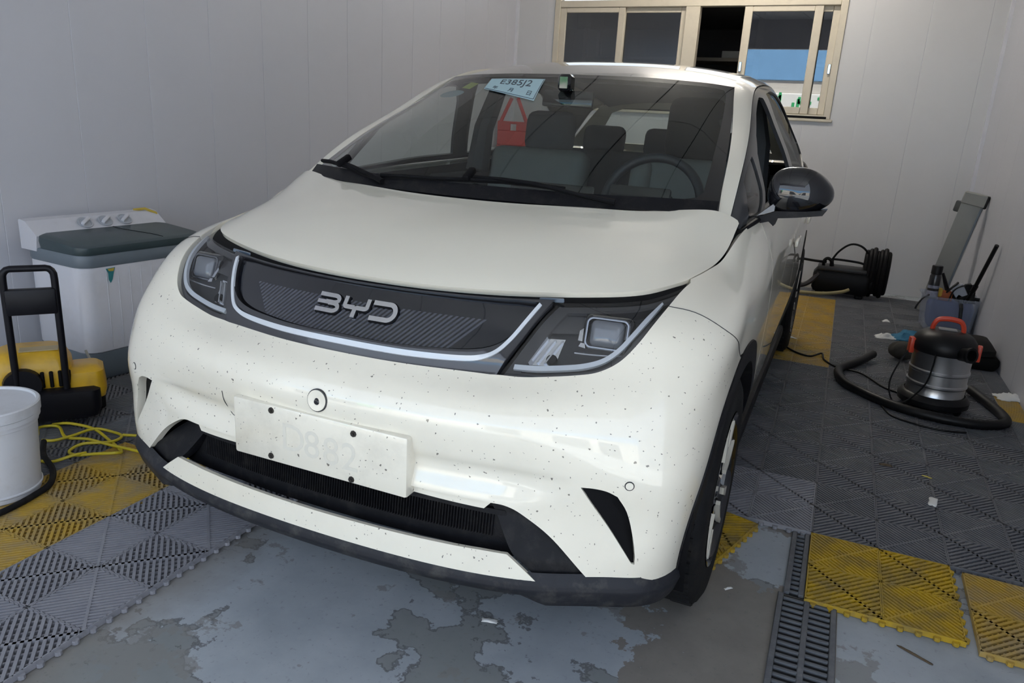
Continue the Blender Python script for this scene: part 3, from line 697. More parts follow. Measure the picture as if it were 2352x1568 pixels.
strip_c = sp([(0, .7258), (.10, .7255), (.20, .7255), (.30, .7278), (.345, .7335), (.374, .7475), (.398, .776), (.4195, .812), (.438, .845)], 5)
q = ribbon_xz(strip_c, .0085, 'x', None, 0, None)
n_ = len(strip_c); half = q[:n_]; half2 = q[n_:]
full = half+half2; fullm = [(-s, t) for s, t in half[::-1]]
panel(SW, fullm[:-1]+half+half2+[(-s, t) for s, t in half2[::-1]][1:], 'light_strip', lamp_white, offn=lambda P: bar_off(P)+.0035, rim=.006, parent=gu, he=.006, h=.01)
# black recess between the hood edge and the lamps
rec_half = fxz([(0, .8495), (.20, .8505), (.385, .853), (.47, .857), (.56, .864), (.655, .876), (.712, .895)])+[(SW.sk[len(SW.sk)//2+k], TT-.002) for k in (5, 4, 3, 2, 1, 0)]
panel(SW, mir(rec_half), 'hood_seal', seal_black, off=-.012, rim=0, parent=CAR)
clip = MB(); 
for sgn in (-1, 1):
    s_, t_ = SW.inv((0, 2), [(.455, .862)], 0, SF)[0]; p = SW.P(s_, t_)[0]; n = SW.N(s_, t_)[0]
    c_ = MB(); c_.obox((p[0]*sgn, p[1]-.004, p[2]), (.06, .006, .010), Matrix.Rotation(-.10*sgn, 3, 'Y'), .002, 1); c_.build('lamp_clip', M('clip%d' % sgn, (.10, .13, .17), .2, coat=.6), gu)
# raised chrome letters B Y D
def letter(strokes, x0, x1, z0, z1, name, wch, wz):
    for st, w in strokes: pass
    def mp(a, b): return (x0+a*(x1-x0), z0+b*(z1-z0))
    def build(off, thick, extra, mat, nm, par):
        PV = []; FF = []
        for st, w in strokes:
            P = np.array(st, float); m = len(P); hz = (w+extra)/2; hx = hz*(z1-z0)/(x1-x0)*1.15
            T = np.gradient(P, axis=0); T[:, 0] *= (x1-x0); T[:, 1] *= (z1-z0)*1.3; T /= np.linalg.norm(T, axis=1)[:, None]
            Nn = np.stack([-T[:, 1], T[:, 0]], 1)
            A = [mp(P[i, 0]+Nn[i, 0]*hx, P[i, 1]+Nn[i, 1]*hz) for i in range(m)]; B = [mp(P[i, 0]-Nn[i, 0]*hx, P[i, 1]-Nn[i, 1]*hz) for i in range(m)]
            qa = SW.inv((0, 2), [(abs(p[0]), p[1]) for p in A+B], 0, SF); sg = np.array([1 if p[0] >= 0 else -1 for p in A+B])
            Ps = SW.P(qa[:, 0], qa[:, 1]); Ns = SW.N(qa[:, 0], qa[:, 1]); Ps[:, 0] *= sg; Ns[:, 0] *= sg
            top = Ps+Ns*(off+thick); bot = Ps+Ns*off; b = len(PV); k = 2*m
            PV += [tuple(p) for p in top]+[tuple(p) for p in bot]
            for i in range(m-1):
                FF.append((b+i, b+i+1, b+m+i+1, b+m+i)); FF.append((b+i, b+k+i, b+k+i+1, b+i+1)); FF.append((b+m+i, b+m+i+1, b+k+m+i+1, b+k+m+i))
            FF.append((b, b+m, b+k+m, b+k)); FF.append((b+m-1, b+k+m-1, b+k+m+m-1, b+m+m-1))
        mbx = MB(); mbx.add(PV, FF); return mbx.build(nm, mat, par, smooth=30)
    base = build(.001, .003, .10, seal_black, 'letter_shadow_backing', gu)  # wider black strokes stand in for the shadow round the letters
    return build(.004, .005, 0, chrome, name, gu)
def arc(cx_, cy_, rx, ry, a0, a1, n=10): return [(cx_+rx*math.cos(math.radians(a0+(a1-a0)*i/n)), cy_+ry*math.sin(math.radians(a0+(a1-a0)*i/n))) for i in range(n+1)]
Lz0, Lz1 = .7765, .8165
letter([([(.02, .90), (.35, .90)]+arc(.70, .72, .20, .18, 90, -90)+[(.35, .54)], .22), ([(.0, .52), (.35, .52), (.70, .52)], .20), ([(.0, .10), (.35, .10)]+arc(.72, .30, .22, .20, -90, 90)+[(.5, .50)], .22)], -.1085, -.0420, Lz0, Lz1, 'letter_b', 0, 0)
letter([([(.06, 1.0), (.06, .75)]+arc(.16, .58, .10, .10, 180, 270, 5)+[(.46, .48)], .22), ([(.94, 1.0), (.94, .75)]+arc(.84, .58, .10, .10, 0, -90, 5)+[(.56, .48), (.50, .44)], .22), ([(.50, .54), (.50, .25), (.50, 0.0)], .24)], -.0330, .0385, Lz0-.001, Lz1, 'letter_y', 0, 0)
letter([([(.0, .90), (.35, .90)]+arc(.66, .50, .26, .40, 90, -90, 14)+[(.35, .10), (0, .10)], .24)], .0480, .1165, Lz0, Lz1, 'letter_d', 0, 0)
# -- head lamps
lamp_out = fxz(lamp_low)[:-1]+fxz(lamp_up)+fxz([(.655, .8765), (.56, .8650), (.4685, .8585)])+fxz(div[::-1][1:])[:-1]
def lamp(mirror):
    sg = -1 if mirror else 1
    root = panel(SW, lamp_out, 'headlamp', seal_black, off=-.062, rim=0, mirror=mirror)
    cen = np.array(lamp_out).mean(0)
    inner = [tuple(cen+(np.array(p)-cen)*.985) for p in lamp_out]
    def bowl(P):
        return -.030+0*P[:, 0]
    # housing: inner floor and its wall
    panel(SW, [tuple(cen+(np.array(p)-cen)*.80) for p in lamp_out], 'lamp_housing', lamp_dark, off=-.038, rim=.0, parent=root, mirror=mirror)
    ring_o = [tuple(cen+(np.array(p)-cen)*.97) for p in lamp_out]; ring_i = [tuple(cen+(np.array(p)-cen)*.80) for p in lamp_out]
    panel(SW, ring_o, 'lamp_bezel', lamp_grey, holes=[ring_i], off=-.014, rim=.02, hole_rim=.026, parent=root, mirror=mirror)
    # white light guide along the foot and up the outer side
    c = sp([(.418, .7300), (.47, .7330), (.53, .7415), (.573, .7505), (.608, .7645), (.634, .787), (.654, .817), (.672, .848), (.688, .874)], 5)
    w = np.linspace(.0085, .0105, len(c)); w[-6:] *= np.linspace(1, .5, 6)
    panel(SW, ribbon_xz(c, w, '', None, 0, None), 'light_guide', lamp_white, off=-.006, rim=.010, parent=root, mirror=mirror, he=.006, h=.01)
    # pleated reflector on the inner side
    q = fxz([(.425, .742), (.500, .748), (.508, .800), (.452, .796)])
    rf = panel(SW, q, 'reflector', mirror_refl, off=-.030, rim=.004, parent=root, mirror=mirror)
    for k in range(3):
        a = .452+k*.017
        panel(SW, fxz([(a-.010, .7475), (a-.006, .7478), (a+.020, .795), (a+.016, .7948)]), 'reflector_fin', silver, off=-.022, rim=.008, parent=root, mirror=mirror, he=.004, h=.01)
    # projector module: square rounded housing with a lens
    s_, t_ = SW.inv((0, 2), [(.594, .8245)], 0, SF)[0]
    p = SW.P(s_, t_)[0]; n = np.array((.10, -.93, .35)); n /= np.linalg.norm(n)
    p = p-SW.N(s_, t_)[0]*.034; p[0] *= sg; n[0] *= sg
    z = Vector(n); x = Vector((0, 0, 1)).cross(z).normalized(); y = z.cross(x); R = Matrix((x, y, z)).transposed()
    def rr(a, b, r, k=5):
        o = []
        for cx_, cy_, a0 in ((a-r, b-r, 0), (-a+r, b-r, 90), (-a+r, -b+r, 180), (a-r, -b+r, 270)):
            for i in range(k+1): an = math.radians(a0+90*i/k); o.append((cx_+r*math.cos(an), cy_+r*math.sin(an)))
        return o
    def tube_rr(profile, name, mat, par, cap=True):
        mbx = MB(); rings = []
        for (a, b, r, zz) in profile: rings.append([mbx.bm.verts.new(Vector(p)+R @ Vector((q_[0], q_[1], zz))) for q_ in rr(a, b, r)])
        for A, B in zip(rings, rings[1:]):
            m_ = len(A)
            for i in range(m_): mbx.bm.faces.new((A[i], A[(i+1) % m_], B[(i+1) % m_], B[i]))
        if cap: mbx.bm.faces.new(rings[-1])
        return mbx.build(name, mat, par, smooth=50)
    tube_rr([(.058, .045, .016, -.02), (.056, .043, .016, .004), (.050, .037, .014, .012), (.046, .033, .012, .012), (.042, .029, .010, -.004)], 'projector_bezel', gloss_black, root)
    tube_rr([(.0375, .0305, .010, .002), (.0375, .0305, .012, .012), (.034, .027, .012, .019), (.024, .018, .012, .0235), (.010, .008, .006, .025)], 'projector_lens', M('projector_lens_%d' % sg, (.16, .17, .19), .04, coat=1., var=.2), root)
    tube_rr([(.0475, .0345, .013, .010), (.0475, .0345, .013, .0145), (.0445, .0315, .012, .0145)], 'projector_ring', M('dark_chrome_%d' % sg, (.30, .31, .33), .2, metal=1.), root, False)
    for k_, q_ in enumerate(([(.536, .800), (.546, .799), (.541, .826), (.534, .820)], [(.540, .789), (.556, .787), (.552, .796), (.543, .797)], [(.546, .832), (.554, .836), (.551, .846), (.545, .842)])):
        panel(SW, fxz(q_), 'chrome_facet', mirror_refl, off=-.022-.002*k_, rim=.003, parent=root, mirror=mirror, he=.004, h=.01)
    panel(SW, fxz([(.452, .806), (.535, .815), (.545, .850), (.485, .846)]), 'upper_shroud', lamp_grey, off=-.026, rim=.006, parent=root, mirror=mirror)
    m_ = MB(); pl = []
    for i in range(9):
        f = i/8; pl.append(Vector(p)+R @ Vector(((-.066+.125*f)*sg, -.052+.010*f*f, .014)))
    m_.tube(pl, .0028, 6).build('projector_trim', silver, root)
    # small black cap seen behind the lens
    s2, t2 = SW.inv((0, 2), [(.490, .757)], 0, SF)[0]; p2 = SW.P(s2, t2)[0]-SW.N(s2, t2)[0]*.028; n2 = Vector(SW.N(s2, t2)[0])
    m_ = MB(); m_.lathe([(0, .006), (.011, .006), (.013, .002), (.013, -.004)], 14, Matrix.Translation(Vector((p2[0]*sg, p2[1], p2[2]))) @ Vector((n2.x*sg, n2.y, n2.z)).to_track_quat('Z', 'Y').to_matrix().to_4x4()); m_.build('adjuster_cap', seal_black, root)
    panel(SW, inner, 'lens', lens_glass, off=-.0015, rim=.0, parent=root, mirror=mirror)
    return root
lamp(False); lamp(True)
# -- fenders, doors, quarters, sill
line_grey = M('gap_line', (.03, .03, .032), .6, var=.1)
belt = TT-.004
def col_s(k): return SW.sk[len(SW.sk)//2+k]
gapw = .0022
def side_line(y, z0=.27, z1=None, n=12, slant=0.):
    t = np.linspace(0.012, belt, n); return t
_yl = {}
def yline(y, ts):
    """surface coords of the line y=const, at the given t values"""
    key = (y, tuple(np.round(ts, 6)))
    if key not in _yl:
        T_ = np.array(ts, float); lo = np.full(len(T_), col_s(6)); hi = np.full(len(T_), SW.sk[-1]-.55)
        for _ in range(24):
            mid = (lo+hi)/2; m = SW.P(mid, T_)[:, 1] < y; lo = np.where(m, mid, lo); hi = np.where(m, hi, mid)
        _yl[key] = list(zip((lo+hi)/2, T_))
    return _yl[key]
ts = np.linspace(.012, belt, 12)
D1, D2, D3 = .43, 1.46, 2.36
arch_rear_part = fyz(arch(math.radians(-8), jA, 34))
top_f = fxz([(.7225, .9005)])+[(s, belt+.001) for s in np.linspace(col_s(5)+.004, yline(D1, [belt])[0][0]-gapw, 14)]
fend = p_joint[::-1][1:]+fxz(lamp_up)[:-1]+top_f+[(s-gapw, t) for s, t in yline(D1, ts[::-1][1:])]+arch_rear_part[:-1]
def shift(poly, ds, dt): return [(s+ds, t+dt) for s, t in poly]
for mi in (False, True):
    panel(SW, fend, 'fender', paint, rim=.018, mirror=mi)
    d1 = [(s+gapw, t) for s, t in yline(D1, ts)]+[(s-gapw, t) for s, t in yline(D2, ts[::-1])]
    dr = panel(SW, d1, 'front_door', paint, rim=.018, mirror=mi)
    rear_arch = fyz(arch(math.radians(186), math.radians(-6), 40, AR, (2.7, .327)))
    cut = [p for p in yline(D3, ts)]
    d2 = [(s+gapw, t) for s, t in yline(D2, ts)]+[(s-gapw, t) for s, t in yline(D3, ts[::-1]) if SW.P(s, t)[0][2] > .40]
    # the rear door's lower back corner follows the arch
    inside = [p for p in rear_arch if SW.P(*p)[0][1] < D3-.005 and SW.P(*p)[0][2] < .41]
    d2 = d2+inside[::-1] if inside else d2
    panel(SW, d2, 'rear_door', paint, rim=.018, mirror=mi)
    q3 = [(s+gapw, t) for s, t in yline(D3, ts) if SW.P(s, t)[0][2] > .42]
    q3 = q3+[(s, belt) for s in np.linspace(q3[-1][0], SW.sk[-1]-.02, 16)][1:]+[(SW.sk[-1]-.02, t) for t in ts[::-1][1:]]+[p for p in rear_arch[::-1] if SW.P(*p)[0][1] > D3 or SW.P(*p)[0][2] > .41]
    panel(SW, q3, 'rear_quarter', paint, rim=.018, mirror=mi)
    sg = -1 if mi else 1
    # wheel arch cladding
    for c0, nm in ((0., 'front_arch_trim'), (2.7, 'rear_arch_trim')):
        lo_ = None if c0 == 0 else col_s(11)
        a0, a1 = (math.radians(189), math.radians(-9))
        o_ = fyz(arch(a0, a1, 40, AR-.001, (c0, .327)), lo_); i_ = fyz(arch(a1, a0, 40, .356, (c0, .32)), lo_)
        panel(SW, o_+i_, nm, plastic_black, off=.004, rim=.05, mirror=mi)
        m_ = MB(); m_.lathe([(.40, -.40), (.40, 0.0)], 40, Matrix.Translation(Vector((sg*.835, c0, .327))) @ Matrix.Rotation(sg*math.pi/2, 4, 'Y'), math.radians(75 if sg > 0 else -105), math.radians(285 if sg > 0 else 105))
        m_.build('wheel_well', seal_black, CAR)
    # shut line between bumper and fender
    m_ = MB(); m_.tube([Vector(SW.P(-s if mi else s, t)[0]+SW.N(-s if mi else s, t)[0]*.0003) for s, t in p_joint], .0012, 5); m_.build('panel_gap', line_grey, CAR)
    # door handles
    for y in (1.30, 2.22):
        s_, t_ = SW.inv((1, 2), [(y, .845)], col_s(8), SW.sk[-1]-.5)[0]; p = SW.P(s_, t_)[0]
        m_ = MB(); m_.obox((sg*(p[0]+.012), y, .845), (.014, .20, .026), None, .006, 2); m_.build('door_handle', paint, CAR)
    m_ = MB(); m_.obox((sg*.79, 1.35, .235), (.08, 1.86, .07), None, .02, 2); m_.build('sill', plastic_black, CAR)
# dark inner shell so that the panel gaps show nothing behind them
def shell_half():
    o = [(0, .0), (0, TT-.01)]
    return o
holes = []
ha = fyz(arch(math.radians(200), math.radians(-20), 30, .415))
for c0, lo_ in ((0., None), (2.7, col_s(11))):
    hh = fyz(arch(math.radians(183), math.radians(-3), 36, .405, (c0, .327)), lo_); holes.append(hh+[(hh[-1][0], .02), (hh[0][0], .02)])
front_cut = fxz([(0, .49), (.42, .48), (.66, .50), (.66, .60), (.3, .61), (0, .62)])
sh = [(0, SW.inv((0, 2), [(0, .52)], -.01, .2)[0][1]), (0, SW.inv((0, 2), [(0, .66)], -.01, .2)[0][1])]+fxz([(.3, .66), (.55, .665), (.72, .69)])
shell = fxz([(.72, .35), (.745, .58), (.77, .72)])+[(col_s(7), TT-.06), (col_s(8), TT-.02)]+[(s, TT-.012) for s in np.linspace(col_s(9), SW.sk[-1], 18)]+[(SW.sk[-1], .02)]+[(s, .02) for s in np.linspace(SW.sk[-1], col_s(6)+.02, 20)][1:]
for mi in (False, True): panel(SW, shell, 'inner_shell', seal_black, holes=[h_ for h_ in holes], off=-.030, rim=0, h=.05, he=.02, mirror=mi)
# -- hood
hood_o = [(s, SH.tk[0]+.001) for s in np.linspace(0, SH.sk[-1]-.012, 14)]+[(SH.sk[-1]-.003, SH.tk[0]+.008)]+[(SH.sk[-1]-.001, t) for t in np.linspace(.03, SH.tk[-1]-.015, 12)]+[(SH.sk[-1]-.012, SH.tk[-1]-.002)]+[(s, SH.tk[-1]-.001) for s in np.linspace(SH.sk[-1]-.03, 0, 14)]
panel(SH, mir(hood_o[:-1])if False else hood_o+[(-s, t) for s, t in hood_o[::-1]][1:-1], 'hood', paint, rim=.016, h=.03)
# -- windscreen: black border and clear glass, cowl, wipers
wo = [(s, .02) for s in np.linspace(0, SG.sk[-1]-.004, 10)]+[(SG.sk[-1]-.004, t) for t in np.linspace(.06, SG.tk[-1]-.004, 12)]+[(s, SG.tk[-1]-.003) for s in np.linspace(SG.sk[-1]-.03, 0, 10)]
def rounded(poly): return poly
Tm = SG.tk[-1]; Sm = SG.sk[-1]
wi = [(0, .082), (.20, .080), (.40, .085), (Sm-.105, .102), (Sm-.066, .118), (Sm-.050, .15), (Sm-.045, .3), (Sm-.042, Tm*.6), (Sm-.040, Tm-.10), (Sm-.052, Tm-.062), (Sm-.09, Tm-.052), (.30, Tm-.048), (0, Tm-.044)]
full_o = wo+[(-s, t) for s, t in wo[::-1]][1:-1]; full_i = wi+[(-s, t) for s, t in wi[::-1]][1:-1]
ws = panel(SG, full_o, 'windscreen_border', gloss_black, holes=[full_i], off=.0, rim=.006, hole_rim=.001)
panel(SG, full_i, 'windscreen', wind_glass, off=0., rim=0, h=.05)
def gl(s, t, o=0.): 
    p = SG.P(s, t)[0]+SG.N(s, t)[0]*o; return Vector(p)
# cowl strip under the hood edge
m_ = MB(); m_.grid(lambda u, v: tuple(gl((u*2-1)*(Sm-.01), .035+v*.05, .004+.010*v)), 40, 3); m_.build('cowl', plastic_black, CAR)
def wiper(pts_blade, pts_arm, hub, nm):
    r = MB(); r.tube([gl(*p, .020) for p in pts_blade], .006, 8); w = r.build(nm, seal_black, CAR)
    r = MB(); r.tube([gl(*p, .014) for p in pts_blade], .0035, 6); r.build('wiper_rubber', rubber, w)
    r = MB(); n = len(pts_arm); r.tube([gl(*p, .032-.012*abs(2*i/(n-1)-1)) for i, p in enumerate(pts_arm)], [.006]*(n-1)+[.009], 8); r.build('wiper_arm', seal_black, w)
    h_ = gl(*hub, .028); r = MB(); nrm = Vector(SG.N(*hub)[0]); r.obox(h_, (.055, .022, .020), nrm.to_track_quat('Z', 'X').to_matrix(), .005, 2); r.build('wiper_clamp', seal_black, w)
    return w
wiper([(-.295, .072), (-.20, .082), (-.116, .086), (.0, .098), (.10, .104), (.20, .100), (.28, .092)], [(.01, .112), (.10, .104), (.20, .088), (.32, .062), (.42, .045)], (-.005, .112), 'wiper')
wiper([(-.640, .102), (-.58, .104), (-.48, .094), (-.38, .072), (-.27, .048)], [(-.49, .106), (-.42, .085), (-.34, .062), (-.27, .042)], (-.492, .108), 'wiper')
# -- roof, pillars, side glass
TOPROW = [(.705, .213, 1.008), (.680, .475, 1.148), (.635, .785, 1.282), (.585, 1.065, 1.411), (.560, 1.40, 1.470), (.55, 1.8, 1.492), (.54, 2.2, 1.484), (.525, 2.6, 1.446), (.50, 2.95, 1.38)]
BOT = [(.766, .235, .985), (.797, .42, 1.004), (.815, .75, 1.020), (.822, 1.1, 1.034), (.822, 1.5, 1.044), (.818, 1.9, 1.054), (.810, 2.3, 1.065), (.785, 2.7, 1.082), (.735, 2.97, 1.105)]
M3 = [(.742, .222, 1.004), (.727, .462, 1.134), (.696, .770, 1.262), (.655, 1.062, 1.386), (.635, 1.41, 1.440), (.625, 1.81, 1.460), (.615, 2.21, 1.452), (.600, 2.6, 1.415), (.57, 2.95, 1.352)]
SIDE = []
for f in (0, .34, .68, 1):
    row = []
    for b, m3 in zip(BOT, M3):
        bulge = .018*math.sin(math.pi*f)
        row.append(tuple(b[i]+(m3[i]-b[i])*f+(bulge if i == 0 else 0) for i in range(3)))
    SIDE.append(row)
SIDE.append(TOPROW)
SS = Surf(SIDE, False)
ck = SS.sk; rk = SS.tk
def g_(c, r):
    """grid index -> surface coords"""
    return (float(np.interp(c, range(len(ck)), ck)), float(np.interp(r, range(len(rk)), rk)))
class Flip:
    def __init__(s, S): s.S = S
    def P(s, a, b): p = s.S.P(a, b); p[:, 0] *= -1; return p
    def N(s, a, b): n = s.S.N(a, b); n[:, 0] *= -1; return n
class OutN:
    """same surface with normals pointing away from the cabin"""
    def __init__(s, S, sg): s.S = S; s.sg = sg
    def P(s, a, b): return s.S.P(a, b)
    def N(s, a, b):
        n = s.S.N(a, b); return n if s.sg*n[:, 0].mean() > 0 else -n
def gl_(pts): return [g_(c, r) for c, r in pts]
rail = gl_([(c, 3.0) for c in np.linspace(0, 8, 33)]+[(c, 4.0) for c in np.linspace(8, 0, 33)])
frame = gl_([(c, .02) for c in np.linspace(.12, 8, 30)]+[(c, 2.96) for c in np.linspace(8, .12, 30)])
qw = gl_([(.42, .28), (.8, .26), (1.18, .26), (1.30, .6), (1.42, 1.2), (1.50, 2.0), (1.52, 2.62), (1.2, 2.75), (.9, 2.72), (.62, 1.6)])
fd = gl_([(1.42, .22), (2.2, .22), (3.0, .22), (3.92, .22), (3.80, 1.2), (3.66, 2.1), (3.5, 2.62), (3.2, 2.76), (2.6, 2.74), (2.1, 2.6), (1.80, 2.3), (1.64, 1.6), (1.55, 1.0)])
rd = gl_([(4.30, .22), (5.2, .22), (6.2, .24), (6.7, .7), (6.85, 1.2), (6.6, 1.9), (6.0, 2.5), (5.4, 2.72), (4.6, 2.76), (4.0, 2.70), (4.05, 2.1), (4.18, 1.2)])
qg = gl_([(7.05, .5), (7.5, .6), (7.45, 1.4), (7.1, 1.7)])
frame_mat_car = M('door_frame_grey', (.045, .046, .050), .35, coat=.3, var=.15)
for mi in (False, True):
    S_ = OutN(Flip(SS) if mi else SS, -1 if mi else 1)
    panel(S_, rail, 'roof_rail', paint, rim=.015, h=.04)
    fr = panel(S_, frame, 'window_frame', frame_mat_car, holes=[qw, fd, rd, qg], off=-.003, rim=.01, hole_rim=.014, h=.04)
    panel(S_, qw, 'quarter_light', side_glass, off=-.008, rim=0, parent=fr)
    if mi: panel(S_, fd, 'door_glass', side_glass, off=-.010, rim=0, parent=fr)
    else: panel(S_, gl_([(1.42, .05), (2.2, .05), (3.0, .05), (3.95, .05), (3.93, .30), (3.0, .30), (2.2, .30), (1.44, .30)]), 'door_glass', side_glass, off=-.016, rim=0, parent=fr)   # wound down
    panel(S_, rd, 'door_glass', dark_glass if not mi else side_glass, off=-.010, rim=0, parent=fr); panel(S_, qg, 'rear_quarter_glass', dark_glass, off=-.008, rim=0, parent=fr)
    # belt moulding
    m_ = MB(); m_.tube([Vector((S_.P(*g_(c, .05))[0])+S_.N(*g_(c, .05))[0]*.004) for c in np.linspace(.05, 7.6, 40)], .009, 6); m_.build('belt_moulding', plastic_black, CAR)
ROOF = []
ctr = [(1.02, 1.434), (1.36, 1.505), (1.76, 1.535), (2.16, 1.528), (2.56, 1.490), (2.92, 1.43)]
edge = [(.585, 1.065, 1.411), (.560, 1.40, 1.470), (.55, 1.8, 1.492), (.54, 2.2, 1.484), (.525, 2.6, 1.446), (.50, 2.95, 1.38)]
for (yc, zc), (xe, ye, ze) in zip(ctr, edge):
    ROOF.append([(xe*f, yc+(ye-yc)*f**2.2, zc+(ze-zc)*f**2.6) for f in (0, .38, .66, .88, 1)])
SRf = Surf(ROOF)
rf_o = [(s, .004) for s in np.linspace(-SRf.sk[-1], SRf.sk[-1], 20)]+[(s, SRf.tk[-1]) for s in np.linspace(SRf.sk[-1], -SRf.sk[-1], 20)]
panel(SRf, rf_o, 'roof', M('roof_grey_beige', (.40, .38, .34), .22, coat=1., var=.05), rim=.01, h=.05)  # roof in a darker grey-beige than the cream body
m_ = MB(); m_.grid(lambda u, v: tuple(SRf.P((u*2-1)*SRf.sk[-1]*.93, v*SRf.tk[-1])[0]-np.array((0, 0, .03))), 12, 12); m_.build('headliner', headliner, CAR)
m_ = MB(); pf = Vector(SRf.P(.12, SRf.tk[-1]*.80)[0]); m_.prism([(-.06, 0), (.06, 0), (.02, .05), (-.01, .055)], (-.012, .012), Matrix.Translation(pf) @ Matrix(((0, 0, 1, 0), (1, 0, 0, 0), (0, 1, 0, 0), (0, 0, 0, 1)))); m_.build('roof_fin', gloss_black, CAR)
# tailgate: glass and lower panel
TG = [[(0, 3.13, 1.095), (.3, 3.12, 1.095), (.56, 3.06, 1.1), (.72, 2.95, 1.105)], [(0, 3.06, 1.26), (.26, 3.05, 1.258), (.48, 3.01, 1.25), (.62, 2.95, 1.24)], [(0, 2.95, 1.425), (.22, 2.95, 1.42), (.40, 2.95, 1.41), (.505, 2.95, 1.385)]]
STG = Surf(TG); a_, b_ = STG.sk[-1], STG.tk[-1]
tgo = [(-a_, 0), (a_, 0), (a_, b_), (-a_, b_)]; tgi = [(-a_*.80, b_*.12), (a_*.80, b_*.12), (a_*.78, b_*.72), (a_*.66, b_*.80), (-a_*.66, b_*.80), (-a_*.78, b_*.72)]
tg = panel(STG, tgo, 'tailgate', paint, holes=[tgi], rim=.01, h=.05); panel(STG, tgi, 'tailgate_glass', side_glass, rim=0, parent=tg, h=.05)
# -- number plate base with bolts and the faint imprint of a plate
pb = MB(); pb.box((-.2455, -.650, .4285), (.2455, -.590, .5745), .006, 2)
plate = pb.build('plate_base', plate_paint, CAR)
bolt = MB(); bolt.lathe([(0, .006), (.0035, .006), (.0038, .003), (.0072, .003), (.0082, .0), (.0082, -.002)], 8, Matrix.Rotation(math.pi/2, 4, 'X')); bme = bolt.mesh('bolt'); bme.materials.append(M('rusty_bolt', (.05, .045, .04), .5, metal=.6, var=.4))
for x, z in ((-.128, .5615), (.105, .5545), (-.133, .4435), (.099, .4395)): inst('bolt', bme, plate, (x, -.650, z))
ghost = M('grime_imprint', (.72, .685, .59), .5, var=.12, vscale=40)
for ch, x, z in (('D', -.066, .500), ('8', -.012, .496), ('8', .042, .492), ('2', .094, .490)):
    me = text_mesh(ch, .098, .0002); me.materials.append(ghost); inst('plate_imprint', me, plate, (x, -.6503, z), (math.pi/2, 0, 0))
# parking sensors, badge camera, tow cover
def disc(x, z, r, name, mat, off=.0005, ring=None, sgn=1, parent=None, prof=None):
    s_, t_ = SW.inv((0, 2), [(abs(x), z)], 0, SF)[0]; p = SW.P(s_, t_)[0]; n = SW.N(s_, t_)[0]
    p = Vector((p[0]*sgn, p[1], p[2])); n = Vector((n[0]*sgn, n[1], n[2])); mx = Matrix.Translation(p+n*off) @ n.to_track_quat('Z', 'Y').to_matrix().to_4x4()
    m_ = MB(); m_.lathe(prof or [(0, .001), (r*.92, .001), (r, 0), (r, -.004)], 28, mx); return m_.build(name, mat, parent or bumper)
for sg in (-1, 1):
    disc(.7155, .530, .0105, 'sensor_gap', line_grey, .0003, sgn=sg); disc(.7155, .530, .0088, 'parking_sensor', paint, .0008, sgn=sg)
disc(0.001, .6113, .0272, 'camera_gap', line_grey, .0016); cs = disc(0.001, .6113, .0250, 'front_camera', paint, .0030, prof=[(0, -.0005), (.012, -.0003), (.019, .0008), (.0246, .0010), (.0252, -.004)])
disc(0.001, .608, .0070, 'camera_lens', gloss_black, .0045, parent=cs, prof=[(0, .002), (.005, .0015), (.0072, -.001), (.0072, -.008)])
tow = fxz(sp([(.305, .567), (.303, .535), (.296, .512), (.282, .503), (.262, .506)], 4)); 
m_ = MB(); m_.tube([Vector(SW.P(-s, t)[0]+SW.N(-s, t)[0]*(.0004+float(fold(SW.P(-s, t))[0]))) for s, t in tow], .0011, 5); m_.build('tow_cover_gap', line_grey, bumper)
# -- door mirror
mr = empty('door_mirror', (0, 0, 0), parent=CAR)
def mirror_cap(u, v):
    a = u*2*math.pi; b = v*math.pi-math.pi/2
    ex, ez = .092, .073
    cx_, sx_ = math.cos(a), math.sin(a)
    x = ex*(abs(cx_)**(.9 if cx_ > 0 else .55))*math.copysign(1, cx_)*math.cos(b)**(1 if cx_ > 0 else .7); z = ez*(abs(sx_)**.9)*math.copysign(1, sx_)*math.cos(b)
    if z > 0: z *= 1.04-.30*max(0, x/ex)**1.5
    else: z *= .86-.22*max(0, x/ex)
    y = -.075*math.sin(-b) if b < 0 else .045*math.sin(b)
    y = .062*math.sin(b)
    return (.905+x, .455+y+.25*x*.5, 1.090+z)
MB().grid(mirror_cap, 40, 20).build('mirror_cap', gloss_black, mr, smooth=80)
m_ = MB(); m_.grid(lambda u, v: (.915+.072*math.cos(2*math.pi*u)*v, .515+.02*math.cos(2*math.pi*u)*v, 1.087+.060*math.sin(2*math.pi*u)*v), 28, 3); m_.build('mirror_glass', chrome, mr)
m_ = MB(); m_.prism([(.775, 1.012), (.812, 1.020), (.846, 1.036), (.93, 1.043), (.985, 1.052), (.975, 1.035), (.90, 1.022), (.852, 1.016), (.845, .992), (.83, 1.004), (.80, .995), (.778, .985)], (-.035, .035), Matrix.Translation((0, .45, 0)) @ Matrix(((1, 0, 0, 0), (0, 0, -1, 0), (0, 1, 0, 0), (0, 0, 0, 1)))); m_.build('mirror_arm', plastic_black, mr, smooth=25)
m_ = MB(); m_.prism([(.795, 1.018), (.842, 1.036), (.843, 1.062), (.835, 1.055), (.815, 1.037)], (-.02, .02), Matrix.Translation((0, .43, 0)) @ Matrix(((1, 0, 0, 0), (0, 0, -1, 0), (0, 1, 0, 0), (0, 0, 0, 1)))); m_.build('mirror_foot', M('mirror_foot_grey', (.16, .17, .19), .3, coat=.3), mr, smooth=25)
